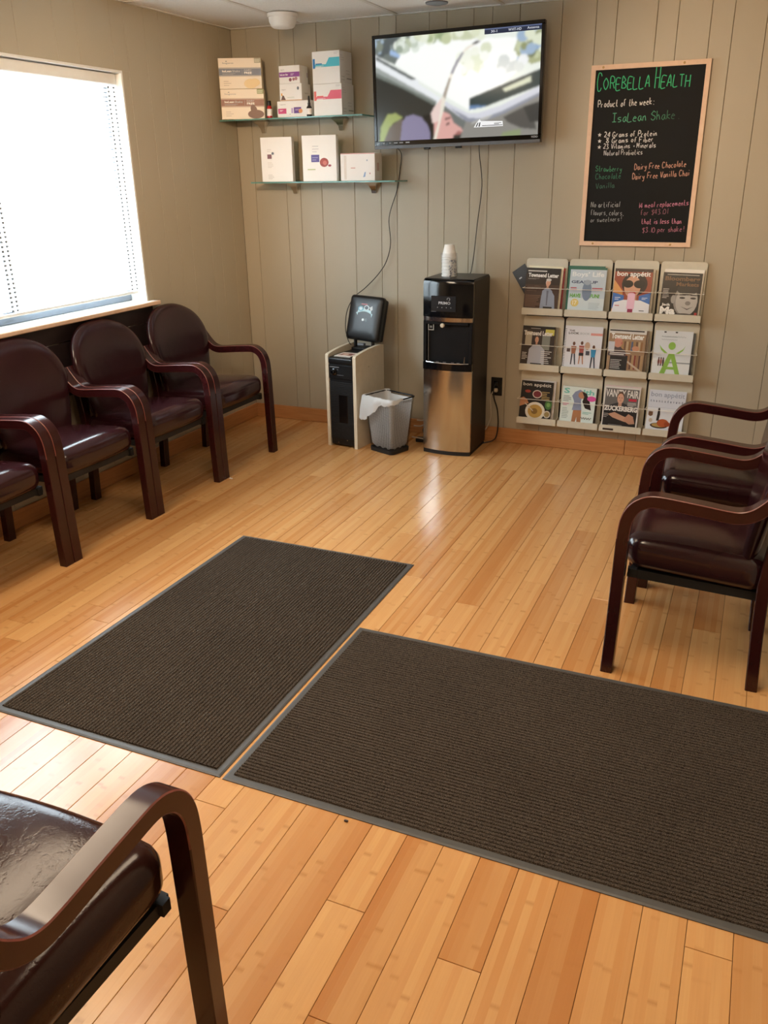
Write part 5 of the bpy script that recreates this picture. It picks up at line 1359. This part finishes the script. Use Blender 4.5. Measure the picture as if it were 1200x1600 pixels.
# ==================================================================== OUTLET, CORDS, CABLES
ol = thing('wall_outlet', 'black wall outlet with a plug beside the water cooler', 'outlet', (1.785, -.0005, .357))
mb = MB(); mb.span((-.036, -.006, -.058), (.036, 0, .058), .002); mb.build('cover_plate', M['black'], ol)
for zz in (.02, -.02):
    mb = MB(); mb.rbox((0, -.0065, zz), (.034, .004, .028), .0015, 2); mb.build('socket', M['gloss_black'], ol)
wcord = thing('extension_lead', 'white power cord plugged into the outlet beside the cooler', 'cord', (1.785, -.01, .337))
mb = MB(); mb.rbox((0, -.012, 0), (.026, .024, .026), .008, 3); mb.build('plug', M['cord_white'], wcord)
mb = MB(); mb.tube(smooth_path([(0, -.022, 0), (-.012, -.036, -.008), (-.026, -.034, -.05), (-.022, -.03, -.13), (-.022, -.03, -.18), (-.05, -.03, -.25), (-.10, -.06, -.30), (-.14, -.05, -.333)], 6), .004, 8); mb.build('cable', M['cord_white'], wcord)
bcord = thing('appliance_lead', 'black power cord looping down to the floor by the cooler', 'cord', (1.785, -.01, .377))
mb = MB(); mb.rbox((0, -.010, 0), (.024, .020, .022), .006, 3); mb.build('plug', M['black'], bcord)
mb = MB(); mb.tube(smooth_path([(0, -.02, 0), (-.008, -.034, -.03), (0, -.036, -.09), (.022, -.034, -.16), (.03, -.034, -.26), (.018, -.05, -.345), (-.04, -.07, -.372), (-.10, -.10, -.3725)], 6), .004, 8); mb.build('cable', M['black'], bcord)
tc = tag(MB().tube(smooth_path([(1.655, -.092, 1.756), (1.640, -.03, 1.70), (1.656, -.02, 1.54), (1.634, -.02, 1.33), (1.618, -.022, 1.15), (1.606, -.03, 1.055), (1.606, -.05, 1.0512)], 6), .0024, 6).build('power_cable', M['black']), 'thin black cable hanging from the television down behind the cooler', 'cable')
ac = tag(MB().tube(smooth_path([(1.150, -.095, 1.755), (1.150, -.02, 1.72), (1.135, -.007, 1.635), (1.125, -.0055, 1.575), (1.112, -.008, 1.51), (1.068, -.025, 1.363), (1.076, -.025, 1.212), (1.045, -.025, 1.10), (.985, -.03, 1.015), (.905, -.05, .935), (.845, -.09, .88), (.822, -.15, .80), (.832, -.20, .70), (.862, -.225, .628), (.880, -.222, .602)], 6), .0026, 6).build('antenna_cable', M['black']), 'thin black cable looping from the television to the antenna panel', 'cable')
# cords behind the bin
for k, (pts, mt, lb_) in enumerate([
    ([(1.30, -.14, .125), (1.34, -.15, .13), (1.39, -.16, .15), (1.428, -.17, .165)], 'cord_white', 'white cord strand looping between the bin and cooler, upper one'),
    ([(1.29, -.17, .095), (1.34, -.18, .10), (1.39, -.18, .125), (1.428, -.19, .13)], 'cord_white', 'white cord strand looping between the bin and cooler, middle one'),
    ([(1.425, -.21, .125), (1.385, -.2, .115), (1.365, -.2, .08), (1.385, -.2, .045), (1.425, -.2, .03)], 'black', 'black cord loop between the bin and the cooler'),
    ([(1.29, -.20, .028), (1.34, -.22, .032), (1.40, -.22, .028), (1.428, -.22, .03)], 'cord_white', 'white cord low on the floor between the bin and cooler')]):
    tag(MB().tube(smooth_path(pts, 5), .0042, 7).build('loose_cord', M[mt]), lb_, 'cord', 'cords behind the bin')
ps = thing('power_strip', 'black power strip on the floor behind the bin', 'power strip', (1.365, -.185, .0005), .1)
mb = MB(); mb.rbox((0, 0, .0125), (.10, .05, .025), .005, 2); mb.build('body', M['matte_black'], ps)
mb = MB(); mb.rbox((.03, 0, .026), (.02, .014, .005), .002, 2); mb.build('switch', M['black'], ps)
# scraps of paper on the floor
for k, (x, y, s_, lb_) in enumerate([(.535, -1.279, .020, 'white paper scrap on the floor beside a chair leg'), (.592, -1.257, .014, 'smaller white paper scrap on the floor, farther from the chair leg')]):
    mb = MB(); rr_ = random.Random(k+2); n = 9
    ring = [((s_*rr_.uniform(.5, 1))*math.cos(2*PI*i/n), (s_*.55*rr_.uniform(.5, 1))*math.sin(2*PI*i/n)) for i in range(n)]
    mb.loft([[(a, b, .0008) for a, b in ring], [(a*.9, b*.9, .004+.003*math.sin(i*2)) for i, (a, b) in enumerate(ring)]])
    o = mb.build('paper_scrap', M['white_card'], loc=(x, y, 0)); tag(o, lb_, 'paper scrap', 'paper scraps on the floor')
mb = MB(); mb.rbox((0, 0, .003), (.012, .006, .005), .002, 2)
o = mb.build('crumb', M['dark_trim'], loc=(2.398, -3.489, .0003)); tag(o, 'tiny dark crumb on the planks below the wide mat', 'crumb')
